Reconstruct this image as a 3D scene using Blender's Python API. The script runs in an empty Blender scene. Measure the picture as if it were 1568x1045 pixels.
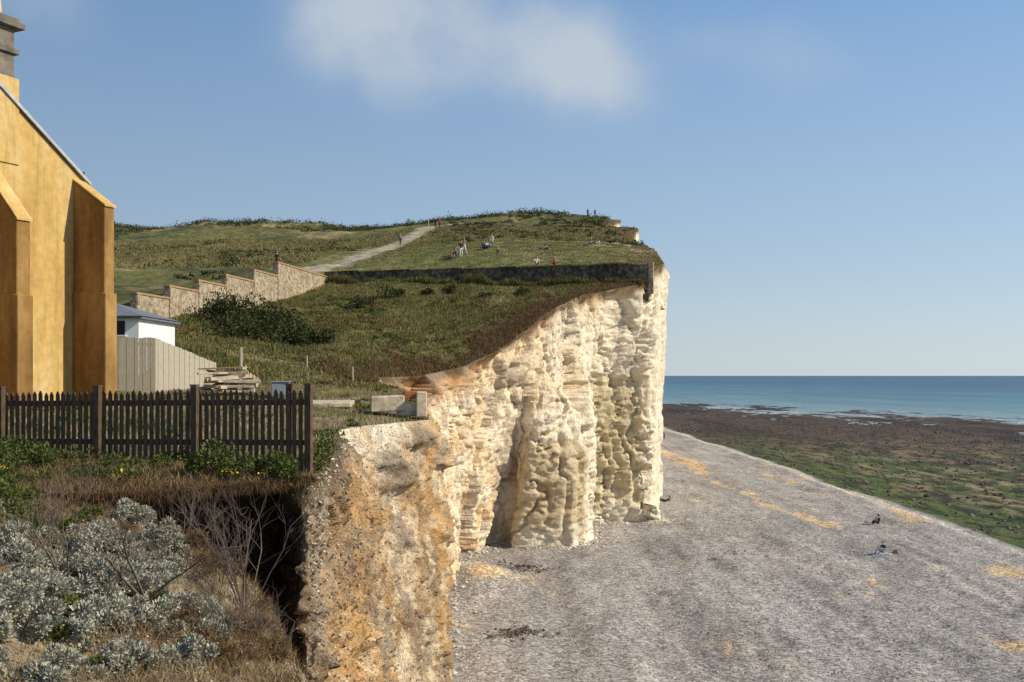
import bpy, bmesh, math, random
import numpy as np
from mathutils import Vector, Matrix
random.seed(3); rng=np.random.default_rng(7)
F=1524.0; CZ=13.0
def PX(px,py,Y): return ((px-784)/F*Y, Y, CZ+(575-py)/F*Y)
sc=bpy.context.scene
# ------------------------------------------------------------ noise
def _h(ix,iy,iz,seed):
    n=(ix*374761393+iy*668265263+iz*2147483647+seed*1274126177)&0xffffffff
    n=((n^(n>>13))*1274126177)&0xffffffff
    n=((n^(n>>16))*2246822519)&0xffffffff
    return ((n^(n>>15))&0xffffff)/float(0xffffff)
def vn(x,y,z=None,seed=0):
    x=np.asarray(x,float); y=np.asarray(y,float); z=np.zeros_like(x) if z is None else np.asarray(z,float)
    x=x+seed*17.3; y=y+seed*7.7
    fx=np.floor(x);fy=np.floor(y);fz=np.floor(z)
    ix=fx.astype(np.int64);iy=fy.astype(np.int64);iz=fz.astype(np.int64)
    a=x-fx;b=y-fy;c=z-fz
    a=a*a*a*(a*(a*6-15)+10);b=b*b*b*(b*(b*6-15)+10);c=c*c*c*(c*(c*6-15)+10)
    def H(i,j,k): return _h(ix+i,iy+j,iz+k,seed)
    r0=(H(0,0,0)*(1-a)+H(1,0,0)*a)*(1-b)+(H(0,1,0)*(1-a)+H(1,1,0)*a)*b
    r1=(H(0,0,1)*(1-a)+H(1,0,1)*a)*(1-b)+(H(0,1,1)*(1-a)+H(1,1,1)*a)*b
    return (r0*(1-c)+r1*c)*2-1
def fbm(x,y,z=None,o=4,seed=0):
    x=np.asarray(x,float);y=np.asarray(y,float)
    z=np.zeros_like(x) if z is None else np.asarray(z,float)
    s=0;A=1;t=0;f=1
    for i in range(o):
        s=s+A*vn(x*f,y*f,z*f,seed+i*3); t+=A; A*=.5; f*=2.03
    return s/t*1.5
def facets(x,y,z,seed=0,tilt=.5,crack=.2,cw=.06):
    """fractured-block relief: every Voronoi cell is a flat, randomly tilted facet, with a crack between cells"""
    sh=x.shape; x=x.ravel()+seed*3.1;y=y.ravel()-seed*1.7;z=z.ravel()
    ix=np.floor(x).astype(np.int64);iy=np.floor(y).astype(np.int64);iz=np.floor(z).astype(np.int64)
    f1=np.full(x.shape,9.);f2=np.full(x.shape,9.);val=np.zeros(x.shape)
    for i in(-1,0,1):
        for j in(-1,0,1):
            for k in(-1,0,1):
                a=ix+i;b=iy+j;c=iz+k
                dx=a+_h(a,b,c,seed+1)-x;dy=b+_h(a,b,c,seed+2)-y;dz=c+_h(a,b,c,seed+3)-z
                d=np.sqrt(dx*dx+dy*dy+dz*dz); m=d<f1
                f2=np.where(m,f1,np.minimum(f2,d)); f1=np.where(m,d,f1)
                r=_h(a,b,c,seed+4); v_=(r-.5)+tilt*((_h(a,b,c,seed+5)-.5)*dx+(_h(a,b,c,seed+6)-.5)*dy+(_h(a,b,c,seed+7)-.5)*dz)*2
                val=np.where(m,v_,val)
    return (val-crack*np.exp(-(f2-f1)/cw)).reshape(sh)
def ss(a,b,x):
    t=np.clip((x-a)/(b-a),0,1); return t*t*(3-2*t)
def tps(pts,lam=0.0):
    P=np.array(pts,float); n=len(P); S=50.
    xy=P[:,:2]/S
    def phi(r2): return np.where(r2>1e-12, .5*r2*np.log(np.maximum(r2,1e-12)),0)
    d2=((xy[:,None]-xy[None])**2).sum(-1)
    K=phi(d2)+lam*np.eye(n); Q=np.c_[np.ones(n),xy]
    A=np.zeros((n+3,n+3));A[:n,:n]=K;A[:n,n:]=Q;A[n:,:n]=Q.T
    w=np.linalg.solve(A,np.r_[P[:,2],0,0,0])
    def f(x,y):
        x=np.asarray(x,float);y=np.asarray(y,float);sh=x.shape
        q=np.c_[x.ravel(),y.ravel()]/S; out=np.empty(len(q))
        for i in range(0,len(q),40000):
            qq=q[i:i+40000]; d=((qq[:,None]-xy[None])**2).sum(-1)
            out[i:i+40000]=phi(d)@w[:n]+w[n]+qq@w[n+1:]
        return out.reshape(sh)
    return f
# ------------------------------------------------------------ mesh helpers
def mesh_np(name,v,faces,mat=None,smooth=False,col=None,link=True):
    v=np.asarray(v,np.float32); faces=np.asarray(faces,np.int32); k=faces.shape[1]
    me=bpy.data.meshes.new(name); me.vertices.add(len(v)); me.vertices.foreach_set('co',v.ravel())
    me.loops.add(faces.size); me.loops.foreach_set('vertex_index',faces.ravel())
    me.polygons.add(len(faces)); me.polygons.foreach_set('loop_start',np.arange(0,faces.size,k,dtype=np.int32))
    me.update(calc_edges=True)
    if smooth: me.polygons.foreach_set('use_smooth',np.ones(len(faces),bool))
    if col is not None:
        a=me.color_attributes.new('Col','FLOAT_COLOR','POINT')
        c=np.ones((len(v),4),np.float32); c[:,:3]=col; a.data.foreach_set('color',c.ravel())
    if mat: me.materials.append(mat)
    me.validate()
    o=bpy.data.objects.new(name,me)
    if link: sc.collection.objects.link(o)
    return o
def grid_faces(nr,nc,flip=False):
    i=np.arange(nr-1)[:,None]*nc+np.arange(nc-1)[None]
    i=i.ravel(); f=np.c_[i,i+1,i+nc+1,i+nc]
    return f[:,::-1] if flip else f
def empty(name,loc=(0,0,0)):
    e=bpy.data.objects.new(name,None); e.location=loc; sc.collection.objects.link(e); return e
def child(o,p):
    o.parent=p; o.matrix_parent_inverse=Matrix.Translation(-Vector(p.location)); return o
def pyobj(name,verts,faces,mat,parent=None,bevel=0,smooth=False):
    me=bpy.data.meshes.new(name); me.from_pydata([tuple(v) for v in verts],[],faces); me.materials.append(mat)
    bm=bmesh.new(); bm.from_mesh(me); bmesh.ops.recalc_face_normals(bm,faces=bm.faces)
    if bevel: bmesh.ops.bevel(bm,geom=bm.edges[:],offset=bevel,segments=1,affect='EDGES')
    bm.to_mesh(me); bm.free()
    o=bpy.data.objects.new(name,me); sc.collection.objects.link(o)
    if parent: child(o,parent)
    return o
BF=[(0,1,2,3),(7,6,5,4),(0,4,5,1),(1,5,6,2),(2,6,7,3),(3,7,4,0)]
def boxv(c,ux,uy,uz):
    c=Vector(c);ux=Vector(ux);uy=Vector(uy);uz=Vector(uz)
    return [c+a*ux+b*uy-uz for a,b in((-1,-1),(1,-1),(1,1),(-1,1))]+[c+a*ux+b*uy+uz for a,b in((-1,-1),(1,-1),(1,1),(-1,1))]
class Multi:
    def __init__(s): s.v=[];s.f=[]
    def box(s,c,ux,uy,uz): s.add(boxv(c,ux,uy,uz),BF)
    def add(s,v,f):
        n=len(s.v); s.v+=list(v); s.f+=[tuple(i+n for i in q) for q in f]
    def make(s,name,mat,parent=None,bevel=0): return pyobj(name,s.v,s.f,mat,parent,bevel)
# ------------------------------------------------------------ materials
class NT:
    def __init__(s,name,rough=.9,spec=.2):
        s.m=bpy.data.materials.new(name); s.m.use_nodes=True; s.t=s.m.node_tree; s.b=s.t.nodes['Principled BSDF']
        s.b.inputs['Roughness'].default_value=rough; s.b.inputs['Specular IOR Level'].default_value=spec
    def n(s,t,**k):
        x=s.t.nodes.new(t)
        for a,b in k.items(): setattr(x,a,b)
        return x
    def L(s,a,b): s.t.links.new(a,b)
    def co(s,scale=(1,1,1),warp=0):
        g=s.n('ShaderNodeNewGeometry'); m=s.n('ShaderNodeMapping'); m.inputs['Scale'].default_value=scale
        src=g.outputs['Position']
        if warp:
            x=s.n('ShaderNodeTexNoise'); x.inputs['Scale'].default_value=.6/warp; x.inputs['Detail'].default_value=3; s.L(src,x.inputs['Vector'])
            vm=s.n('ShaderNodeVectorMath',operation='MULTIPLY_ADD'); s.L(x.outputs['Color'],vm.inputs[0]); vm.inputs[1].default_value=(warp,)*3; s.L(src,vm.inputs[2]); src=vm.outputs[0]
        s.L(src,m.inputs['Vector']); return m.outputs[0]
    def noise(s,sc_,det=4,scale=(1,1,1),rough=.6,dist=0):
        x=s.n('ShaderNodeTexNoise'); x.inputs['Scale'].default_value=sc_; x.inputs['Detail'].default_value=det
        x.inputs['Roughness'].default_value=rough; x.inputs['Distortion'].default_value=dist
        s.L(s.co(scale),x.inputs['Vector']); return x.outputs['Fac']
    def vor(s,sc_,feat='F1',out='Distance',scale=(1,1,1),warp=0):
        x=s.n('ShaderNodeTexVoronoi'); x.feature=feat; x.inputs['Scale'].default_value=sc_
        s.L(s.co(scale,warp),x.inputs['Vector']); return x.outputs[out]
    def ramp(s,fac,stops):
        r=s.n('ShaderNodeValToRGB'); e=r.color_ramp.elements
        while len(e)<len(stops): e.new(.5)
        for i,(p,c) in enumerate(stops):
            e[i].position=p; e[i].color=(c,c,c,1) if isinstance(c,(int,float)) else (*c,1)
        s.L(fac,r.inputs[0]); return r.outputs[0]
    def mix(s,fac,a,b,mode='MIX'):
        x=s.n('ShaderNodeMix',data_type='RGBA',blend_type=mode)
        for sock,v in((0,fac),(6,a),(7,b)):
            if isinstance(v,(int,float)): x.inputs[sock].default_value=v if sock==0 else (v,v,v,1)
            elif isinstance(v,tuple): x.inputs[sock].default_value=(*v,1)
            else: s.L(v,x.inputs[sock])
        return x.outputs[2]
    def math(s,op,a,b=0,c=None):
        x=s.n('ShaderNodeMath',operation=op)
        for i,v in enumerate((a,b,c)):
            if v is None: continue
            if isinstance(v,(int,float)): x.inputs[i].default_value=v
            else: s.L(v,x.inputs[i])
        return x.outputs[0]
    def attr(s): return s.n('ShaderNodeAttribute',attribute_name='Col').outputs['Color']
    def island(s): return s.n('ShaderNodeNewGeometry').outputs['Random Per Island']
    def color(s,c):
        if isinstance(c,tuple): s.b.inputs['Base Color'].default_value=(*c,1)
        else: s.L(c,s.b.inputs['Base Color'])
        return s
    def bump(s,h,strength=.5,dist=.05,prev=None):
        x=s.n('ShaderNodeBump'); x.inputs['Strength'].default_value=strength; x.inputs['Distance'].default_value=dist
        s.L(h,x.inputs['Height'])
        s.L(x.outputs[0],s.b.inputs['Normal']); return x
def simple(name,c,rough=.8,var=.25,sc_=6,bump=.3,bd=.01,scale=(1,1,1)):
    t=NT(name,rough); f=t.noise(sc_,5,scale)
    d=tuple(x*(1-var) for x in c); l=tuple(min(1,x*(1+var)) for x in c)
    t.color(t.ramp(f,[(.3,d),(.7,l)])); t.bump(f,bump,bd); return t.m
def leafmat(name,cols,trans=.0):
    t=NT(name,.7,.2); i=t.island()
    t.color(t.ramp(i,[(k/(len(cols)-1),c) for k,c in enumerate(cols)]))
    if trans:
        tr=t.n('ShaderNodeBsdfTranslucent'); t.L(t.b.inputs['Base Color'].links[0].from_socket,tr.inputs[0])
        mx=t.n('ShaderNodeMixShader'); mx.inputs[0].default_value=trans
        t.L(t.b.outputs[0],mx.inputs[1]); t.L(tr.outputs[0],mx.inputs[2])
        t.L(mx.outputs[0],t.t.nodes['Material Output'].inputs[0])
    return t.m
t=NT('grassland'); a=t.attr(); n1=t.noise(.9,6); n2=t.noise(7,5)
c=t.mix(1,a,t.ramp(n1,[(.3,.55),(.5,1),(.72,1.5)]),'MULTIPLY'); c=t.mix(1,c,t.ramp(n2,[(.3,.6),(.7,1.4)]),'MULTIPLY')
t.color(c); t.bump(t.mix(.5,n1,n2),.7,.2); M_grass=t.m
t=NT('chalk',.95,.1); a=t.attr(); n1=t.noise(1.3,8,(1,1,.6)); n2=t.noise(9,6); vo=t.vor(3.4,'F1','Distance',(1,1,.7),.2); cr=t.vor(1.3,'DISTANCE_TO_EDGE','Distance',(1,1,.5),.5); cr2=t.vor(4,'DISTANCE_TO_EDGE','Distance',(1,1,.7),.15)
c=t.mix(1,a,t.ramp(n1,[(.3,.80),(.5,1.02),(.7,1.14)]),'MULTIPLY'); c=t.mix(1,c,t.ramp(n2,[(.28,.74),(.5,1.02),(.75,1.12)]),'MULTIPLY')
c=t.mix(1,c,t.ramp(cr,[(0,.76),(.03,1)]),'MULTIPLY')
t.color(c); h=t.mix(.5,n1,n2); h=t.mix(.3,h,vo); h=t.math('ADD',h,t.math('MULTIPLY',t.math('MINIMUM',cr2,.10),1.2)); t.bump(h,.75,.22); M_chalk=t.m
def soilmat(name,stone):
    t=NT(name,.95,.15); a=t.attr(); n1=t.noise(3,8); n2=t.noise(22,6,rough=.7)
    c=t.mix(1,a,t.ramp(n1,[(.3,.6),(.5,1),(.7,1.3)]),'MULTIPLY'); c=t.mix(1,c,t.ramp(n2,[(.3,.55),(.7,1.4)]),'MULTIPLY')
    hh=t.math('MULTIPLY',n2,.7)
    for sc_,thr,dd in((15,.72,.36),(30,.62,.40)):
        vc=t.vor(sc_,'F1','Color',(1,1,1),.06); vd=t.vor(sc_,'F1','Distance',(1,1,1),.06)
        sep=t.n('ShaderNodeSeparateColor'); t.L(vc,sep.inputs[0])
        isf=t.math('MULTIPLY',t.math('GREATER_THAN',sep.outputs[0],thr),t.math('LESS_THAN',vd,dd))
        fc=t.ramp(sep.outputs[1],[(0,(.10,.08,.06)),(.5,(.33,.28,.21)),(1,(.62,.56,.45))])
        lum=t.n('ShaderNodeSeparateColor'); t.L(a,lum.inputs[0])
        c=t.mix(t.math('MULTIPLY',isf,t.math('MINIMUM',t.math('MULTIPLY',lum.outputs[0],4.5),stone)),c,fc); hh=t.math('ADD',hh,t.math('MULTIPLY',isf,t.math('SUBTRACT',.5,vd)))
    t.color(c); t.bump(hh,1,.06); return t.m
M_soil=soilmat('flinty_soil',.8)
t=NT('shingle',.85,.2); a=t.attr(); n0=t.noise(.25,5,(1,.3,1)); n2=t.noise(4.5,6,rough=.75); vc=t.vor(8,'F1','Color',(1,1,1),.05); vd=t.vor(8)
sep=t.n('ShaderNodeSeparateColor'); t.L(vc,sep.inputs[0])
c=t.mix(1,a,t.ramp(sep.outputs[0],[(0,.5),(.5,.95),(1,1.65)]),'MULTIPLY'); c=t.mix(1,c,t.ramp(n2,[(.3,.55),(.5,1),(.7,1.4)]),'MULTIPLY')
c=t.mix(1,c,t.ramp(n0,[(.3,.82),(.7,1.12)]),'MULTIPLY')
t.color(c); h=t.math('ADD',t.math('MULTIPLY',vd,-.5),n2); t.bump(h,.7,.10); M_beach=t.m
# sea
t=NT('sea_water',.12,.5)
g=t.n('ShaderNodeNewGeometry'); sp=t.n('ShaderNodeSeparateXYZ'); t.L(g.outputs['Position'],sp.inputs[0])
d=t.math('ADD',t.math('MULTIPLY',t.math('SUBTRACT',sp.outputs[0],65),.92),t.math('MULTIPLY',t.math('SUBTRACT',sp.outputs[1],427),.4))
shal=t.ramp(t.math('DIVIDE',d,900),[(0,(.30,.33,.30)),(.06,(.16,.24,.23)),(.22,(.07,.165,.175)),(.55,(.04,.12,.15)),(1,(.028,.08,.115))])
big=t.noise(.012,4,(2,.4,1)); shal=t.mix(1,shal,t.ramp(big,[(.35,.8),(.65,1.2)]),'MULTIPLY')
fn=t.noise(.10,6,(1.4,.25,1),.65,.4); fn2=t.noise(.5,4,(1,.4,1))
th=t.ramp(t.math('DIVIDE',d,260),[(0,.54),(.25,.61),(.6,.70),(1,.9)])
fm=t.n('ShaderNodeMapRange'); fm.inputs[1].default_value=-.03; fm.inputs[2].default_value=.05; t.L(t.math('SUBTRACT',t.math('ADD',t.math('MULTIPLY',fn,.7),t.math('MULTIPLY',fn2,.3)),th),fm.inputs[0])
t.color(t.mix(fm.outputs[0],shal,(.6,.63,.62))); 
w1=t.noise(.35,4,(1,.45,1)); w2=t.noise(.05,3,(1.5,.5,1)); t.bump(t.math('ADD',w1,t.math('MULTIPLY',w2,2)),.6,.8)
t.b.inputs['Roughness'].default_value=.4; M_sea=t.m
def rend(name,a_,b_,c_):
    t=NT(name,.9,.1); n1=t.noise(.9,7,(1,1,.35)); n2=t.noise(5,6); n3=t.noise(2.2,6,(2.5,2.5,.25),.7)
    c=t.ramp(n1,[(.3,a_),(.5,b_),(.7,c_)]); c=t.mix(1,c,t.ramp(n2,[(.3,.82),(.7,1.1)]),'MULTIPLY'); c=t.mix(1,c,t.ramp(n3,[(.32,.78),(.5,1)]),'MULTIPLY'); t.color(c); t.bump(n2,.4,.02); return t.m
M_yellow=rend('yellow_render',(.48,.30,.10),(.60,.40,.14),(.66,.50,.24))
M_yellowd=rend('yellow_render_weathered_shaded',(.18,.10,.032),(.31,.175,.06),(.46,.29,.11))  # weathered buttress render; shade of the sides is also put into its colour
t=NT('chimney_brick',.9); mp=t.noise(3,5)
t.color(t.ramp(mp,[(.3,(.10,.09,.075)),(.6,(.22,.19,.15)),(.75,(.3,.22,.12))])); t.bump(mp,.6,.04); M_brick=t.m
M_slate=simple('roof_slate',(.16,.17,.19),.6,.3,8)
M_lead=simple('verge_flashing',(.42,.43,.45),.5,.2,6)
M_pot=simple('buff_clay',(.62,.45,.20),.8,.2,6)
M_metal=simple('dark_metal',(.05,.05,.055),.5,.2,6)
M_white=simple('white_render',(.78,.78,.76),.7,.06,3)
M_glass=simple('dark_window_glass',(.02,.025,.03),.1,.2,3,0)
M_fence=simple('tarred_timber',(.105,.070,.042),.85,.6,9,.6,.01,(6,6,1))
M_pale=simple('weathered_board',(.42,.37,.28),.85,.25,7,.6,.01,(8,8,1))
M_wood=simple('cut_timber',(.50,.41,.29),.85,.45,3,.4,.01)
M_conc=simple('old_concrete',(.52,.43,.30),.9,.35,5,.8,.03)
M_redb=simple('red_brick',(.36,.14,.06),.9,.35,9,.6,.02)
M_bluebox=simple('grey_blue_crate',(.25,.29,.32),.5,.15,5)
t=NT('flint_wall',.9,.2); vc=t.vor(5,'F1','Color'); sep=t.n('ShaderNodeSeparateColor'); t.L(vc,sep.inputs[0]); n2=t.noise(1,5)
c=t.ramp(sep.outputs[0],[(0,(.22,.17,.10)),(.5,(.38,.30,.20)),(1,(.50,.42,.30))]); c=t.mix(1,c,t.ramp(n2,[(.3,.75),(.7,1.1)]),'MULTIPLY'); t.color(c); t.bump(t.vor(5),.5,-.05); M_flint=t.m
t=NT('dark_flint_wall',.9,.2); vc=t.vor(4,'F1','Color'); sep=t.n('ShaderNodeSeparateColor'); t.L(vc,sep.inputs[0]); n2=t.noise(.5,6)
c=t.ramp(sep.outputs[0],[(0,(.06,.045,.03)),(.6,(.13,.10,.065)),(1,(.25,.2,.13))]); c=t.mix(1,c,t.ramp(n2,[(.3,.5),(.7,1.4)]),'MULTIPLY'); t.color(c); t.bump(t.vor(4),.6,-.06); M_dflint=t.m
M_coping=simple('brick_coping',(.40,.25,.12),.9,.3,4)
# ------------------------------------------------------------ cliff key points : T(x,y,z) B(x,y,z) p
K=[
((-16,12.2,11.45),(-16,11.2,6),1),
((-6,12.5,11.43),(-6,12.5,6),1),
((-4.7,12.8,11.42),(-4.8,14.2,6),.35),
((-3.25,13.3,11.5),(-3.5,16.2,5),.28),
((-2.78,13.6,11.55),(-2.45,11.7,3),.9),
((-2.95,17,11.7),(-1.2,16.5,0),.9),
((-3.95,22,11.8),(-1.2,23,0),.8),
((-2.45,28,11.75),(-1.3,29,0),.9),
((-2.9,33,12.0),(-2.2,33,0),1),
((-3.6,40,12.3),(-3.2,42,0),1),
((-6.8,50,12.6),(-3.8,51,0),.8),
((-7.6,56,12.9),(-4.0,60,0),.8),
((-5.6,62,12.9),(-4.1,67,0),.8),
((-2.8,66,13.7),(-3.2,72,0),1),
((-.9,69,14.7),(-1.8,77.0,0),1),
((.75,72,16.0),(-.4,78.6,0),1),
((2.4,75,17.4),(.2,75.9,0),1),
((3.6,77,18.3),(4.6,75.6,0),1),
((4.6,79,19.0),(6.0,78,0),1),
((5.8,81.5,19.6),(6.2,82.5,0),1),
((7.4,83.7,20.0),(6.6,88,0),1),
((9.6,86,20.6),(10,88.8,0),1),
((11.9,88,21.1),(12.8,88.8,0),1),
((13.1,89.5,22.6),(13.5,90.5,0),1),
((14.4,95,23.5),(14.4,96,0),1),
((16.4,110,25.9),(16.6,112,0),1),
((17.7,125,28.9),(18.2,126,0),1),
((16.9,143,32.6),(17.6,144,0),1),
((19.0,149,34.8),(19.6,148.5,0),1),
((19.5,165,37.2),(21,165,0),1),
((18.4,188,41.0),(22,188,0),1),
((21.5,197,43.8),(24,197,0),1),
((21,235,45),(29,240,0),1),
((20,300,38),(34,300,0),1),
((10,420,20),(40,420,0),1)]
NK=len(K)
Tk=np.array([k[0] for k in K]);Bk=np.array([k[1] for k in K]);Pk=np.array([k[2] for k in K],float)
def eX(Y):
    Y=np.asarray(Y,float); x=np.interp(Y,Tk[:,1],Tk[:,0]); e=ss(14,20,Y)*(1-.85*ss(83,86,Y)*ss(98,93,Y))
    return x+e*(.38*fbm(Y*.35,Y*0,o=5,seed=5))
def eZ(Y): return np.interp(Y,Tk[:,1],Tk[:,2])
# ------------------------------------------------------------ terrain heights
low=[PX(-300,690,16),PX(0,690,15),PX(113,700,14.8),PX(280,712,14.3),PX(470,722,14.2),(-6,12.5,11.43),(-16,12.2,11.45),
PX(300,650,20),PX(0,650,20),PX(490,650,22),PX(540,620,30),PX(300,610,32),PX(0,600,32),PX(-400,600,32),PX(500,600,38),PX(540,592,46),
PX(330,585,45),PX(430,572,48),PX(400,505,65),PX(320,520,58),PX(300,492,64),PX(490,440,92),PX(600,437,91.5),PX(700,436,91),PX(850,437,89.5),
PX(600,525,70),PX(560,480,80),PX(700,500,76),PX(700,465,84),PX(780,470,82),PX(640,562,62),PX(220,502,60),PX(350,470,76),PX(420,455,85),PX(500,560,56),PX(500,530,64),
PX(176,540,45),PX(0,545,45),PX(-300,550,45),PX(-300,500,62),PX(0,500,62),PX(150,500,58)]
low+= [tuple(k[0]) for k in K if 16<k[0][1]<89]
up=[PX(500,419,97),PX(600,416.5,96),PX(700,413,94.5),PX(800,411,93),PX(900,408,91),PX(985,405,90),
PX(480,413,99),PX(545,397,110),PX(600,378,135),PX(645,357,155),PX(665,352,165),
PX(707,384,105),PX(755,380,110),PX(840,382,112),PX(905,376,120),PX(960,388,113),
PX(800,366,132),PX(870,356,152),PX(750,357,148),PX(930,362,145),
PX(700,347,180),PX(760,336,192),PX(850,326,205),PX(900,332,205),
PX(580,350,200),PX(500,346,210),PX(400,345,215),PX(260,351,215),PX(176,353,215),PX(0,355,215),PX(-300,360,215),PX(-500,365,215),
PX(215,470,60),PX(260,448,66),PX(330,432,76),PX(420,416,90),PX(230,430,80),PX(300,405,105),PX(400,390,125),PX(176,440,72),PX(176,405,108),PX(300,372,160),PX(450,372,155),
PX(0,430,80),PX(0,400,110),PX(0,375,160),PX(-300,435,80),PX(-300,390,130),PX(540,368,160),
(-150,300,38),(-50,300,38),(0,300,40),(-250,300,38),(-20,420,20),(-150,420,20),(-300,420,20)]
up+=[tuple(k[0]) for k in K if 89<k[0][1]]
fl=tps(low,1e-4); fu=tps(up,3e-4)
Ywf=lambda x:95-(x+17.7)*(7/29.9)
Xsf=lambda y:-22.8+(y-60)*.1457
def hz(X,Y,det=True):
    X=np.asarray(X,float);Y=np.asarray(Y,float)
    l=fl(X,Y); u=fu(X,Y)
    d=np.maximum(Y-Ywf(X),Xsf(Y)-X)
    m=ss(-.12,.12,d)*ss(52,60,Y)
    z=l*(1-m)+u*m
    de=np.maximum(eX(Y)-X,0)
    if det:
        k=ss(15,40,Y); 
        z=z+(.03+.16*k)*fbm(X*.5,Y*.5,o=4,seed=2)*ss(0,3,de)*(1-.8*np.exp(-(d/1.0)**2))+ss(110,200,Y)*.9*fbm(X*.07,Y*.07,o=4,seed=4)*ss(0,15,de)
    w=np.exp(-de/1.2)
    return z*(1-w)+eZ(Y)*w
rows=np.r_[np.arange(12.2,13.7,.05),np.arange(13.7,30,.12),np.arange(30,85,.25),np.arange(85,97,.12),np.arange(97,130,.3),np.arange(130,220,.6),np.linspace(220,420,60)]
s=np.linspace(0,1,520)**1.25
ex=eX(rows); lx=-.85*rows-8
X=ex[:,None]+(lx-ex)[:,None]*s[None]; Y=np.repeat(rows[:,None],len(s),1)
Z=hz(X,Y)
def lerp(a,b,m): return a*(1-m[...,None])+np.asarray(b)*m[...,None]
def seg_dist(X,Y,pts):
    D=np.full(X.shape,1e9)
    for (x0,y0),(x1,y1) in zip(pts[:-1],pts[1:]):
        dx,dy=x1-x0,y1-y0; tt=np.clip(((X-x0)*dx+(Y-y0)*dy)/(dx*dx+dy*dy),0,1)
        D=np.minimum(D,np.hypot(X-x0-tt*dx,Y-y0-tt*dy))
    return D
path=[PX(430,415,93)[:2],PX(482,412,99)[:2],PX(545,397,110)[:2],PX(600,378,135)[:2],PX(645,357,155)[:2],PX(672,350,170)[:2],PX(700,346,185)[:2]]
C=np.zeros(X.shape+(3,)); C[:]=(.125,.122,.036)
n=fbm(X*.12,Y*.12,seed=21); n2=fbm(X*.5,Y*.35,seed=22); de=ex[:,None]-X
C=lerp(C,(.065,.075,.022),ss(.0,.7,n))
C=lerp(C,(.22,.17,.07),ss(.0,.8,n2)*.7)
lh=ss(95,110,Y)*ss(-18,-30,X)+ss(-19,-24,X)*ss(60,66,Y); lh=np.clip(lh,0,1)
C=lerp(C,(.30,.235,.105),lh*ss(-.4,.5,fbm(X*.05,Y*.03,seed=31))*.85)
C=lerp(C,(.125,.12,.038),lh*ss(.1,.6,fbm(X*.09,Y*.06,seed=33)))
C=lerp(C,(.055,.058,.024),lh*ss(.2,.5,fbm(X*.16,Y*.1,seed=34))*.8)
lawn=ss(0,3,Y-Ywf(X))*ss(-25,-14,X)*ss(150,125,Y); C=lerp(C,(.155,.162,.05),lawn*.75)
C=lerp(C,(.23,.19,.09),lawn*ss(0,.6,fbm(X*.15,Y*.1,seed=37))*.45)
C=lerp(C,(.065,.06,.025),ss(125,150,Y)*ss(-20,-5,X)*ss(.0,.4,fbm(X*.2,Y*.06,seed=36))*.8)
C=lerp(C,(.20,.12,.058),ss(6,.5,de+2.5*n2)*ss(30,60,Y)*.85)
C=lerp(C,(.15,.105,.055),ss(28,14,Y)*.8)
C=lerp(C,(.20,.16,.11),ss(30,40,Y)*ss(60,46,Y)*ss(.0,.4,n2)*ss(14,4,de)*.7)
C=lerp(C,(.24,.19,.13),ss(18,24,Y)*ss(40,34,Y)*ss(-.2,.4,n2)*.6)
pd=seg_dist(X,Y,path); pw=1.25+.8*fbm(X*.35,Y*.35,seed=40)
C=lerp(C,(.40,.33,.23),ss(pw+.9,pw-.4,pd)*(.85+.15*n2))
C=lerp(C,(.42,.36,.27),ss(.35,.6,fbm(X*.25,Y*.08,seed=55))*ss(115,122,Y)*ss(170,150,Y)*ss(8,3,de))
verts=np.c_[X.ravel(),Y.ravel(),Z.ravel()]
mesh_np('grassy_clifftop',verts,grid_faces(len(rows),len(s)),M_grass,True,C.reshape(-1,3))
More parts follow.
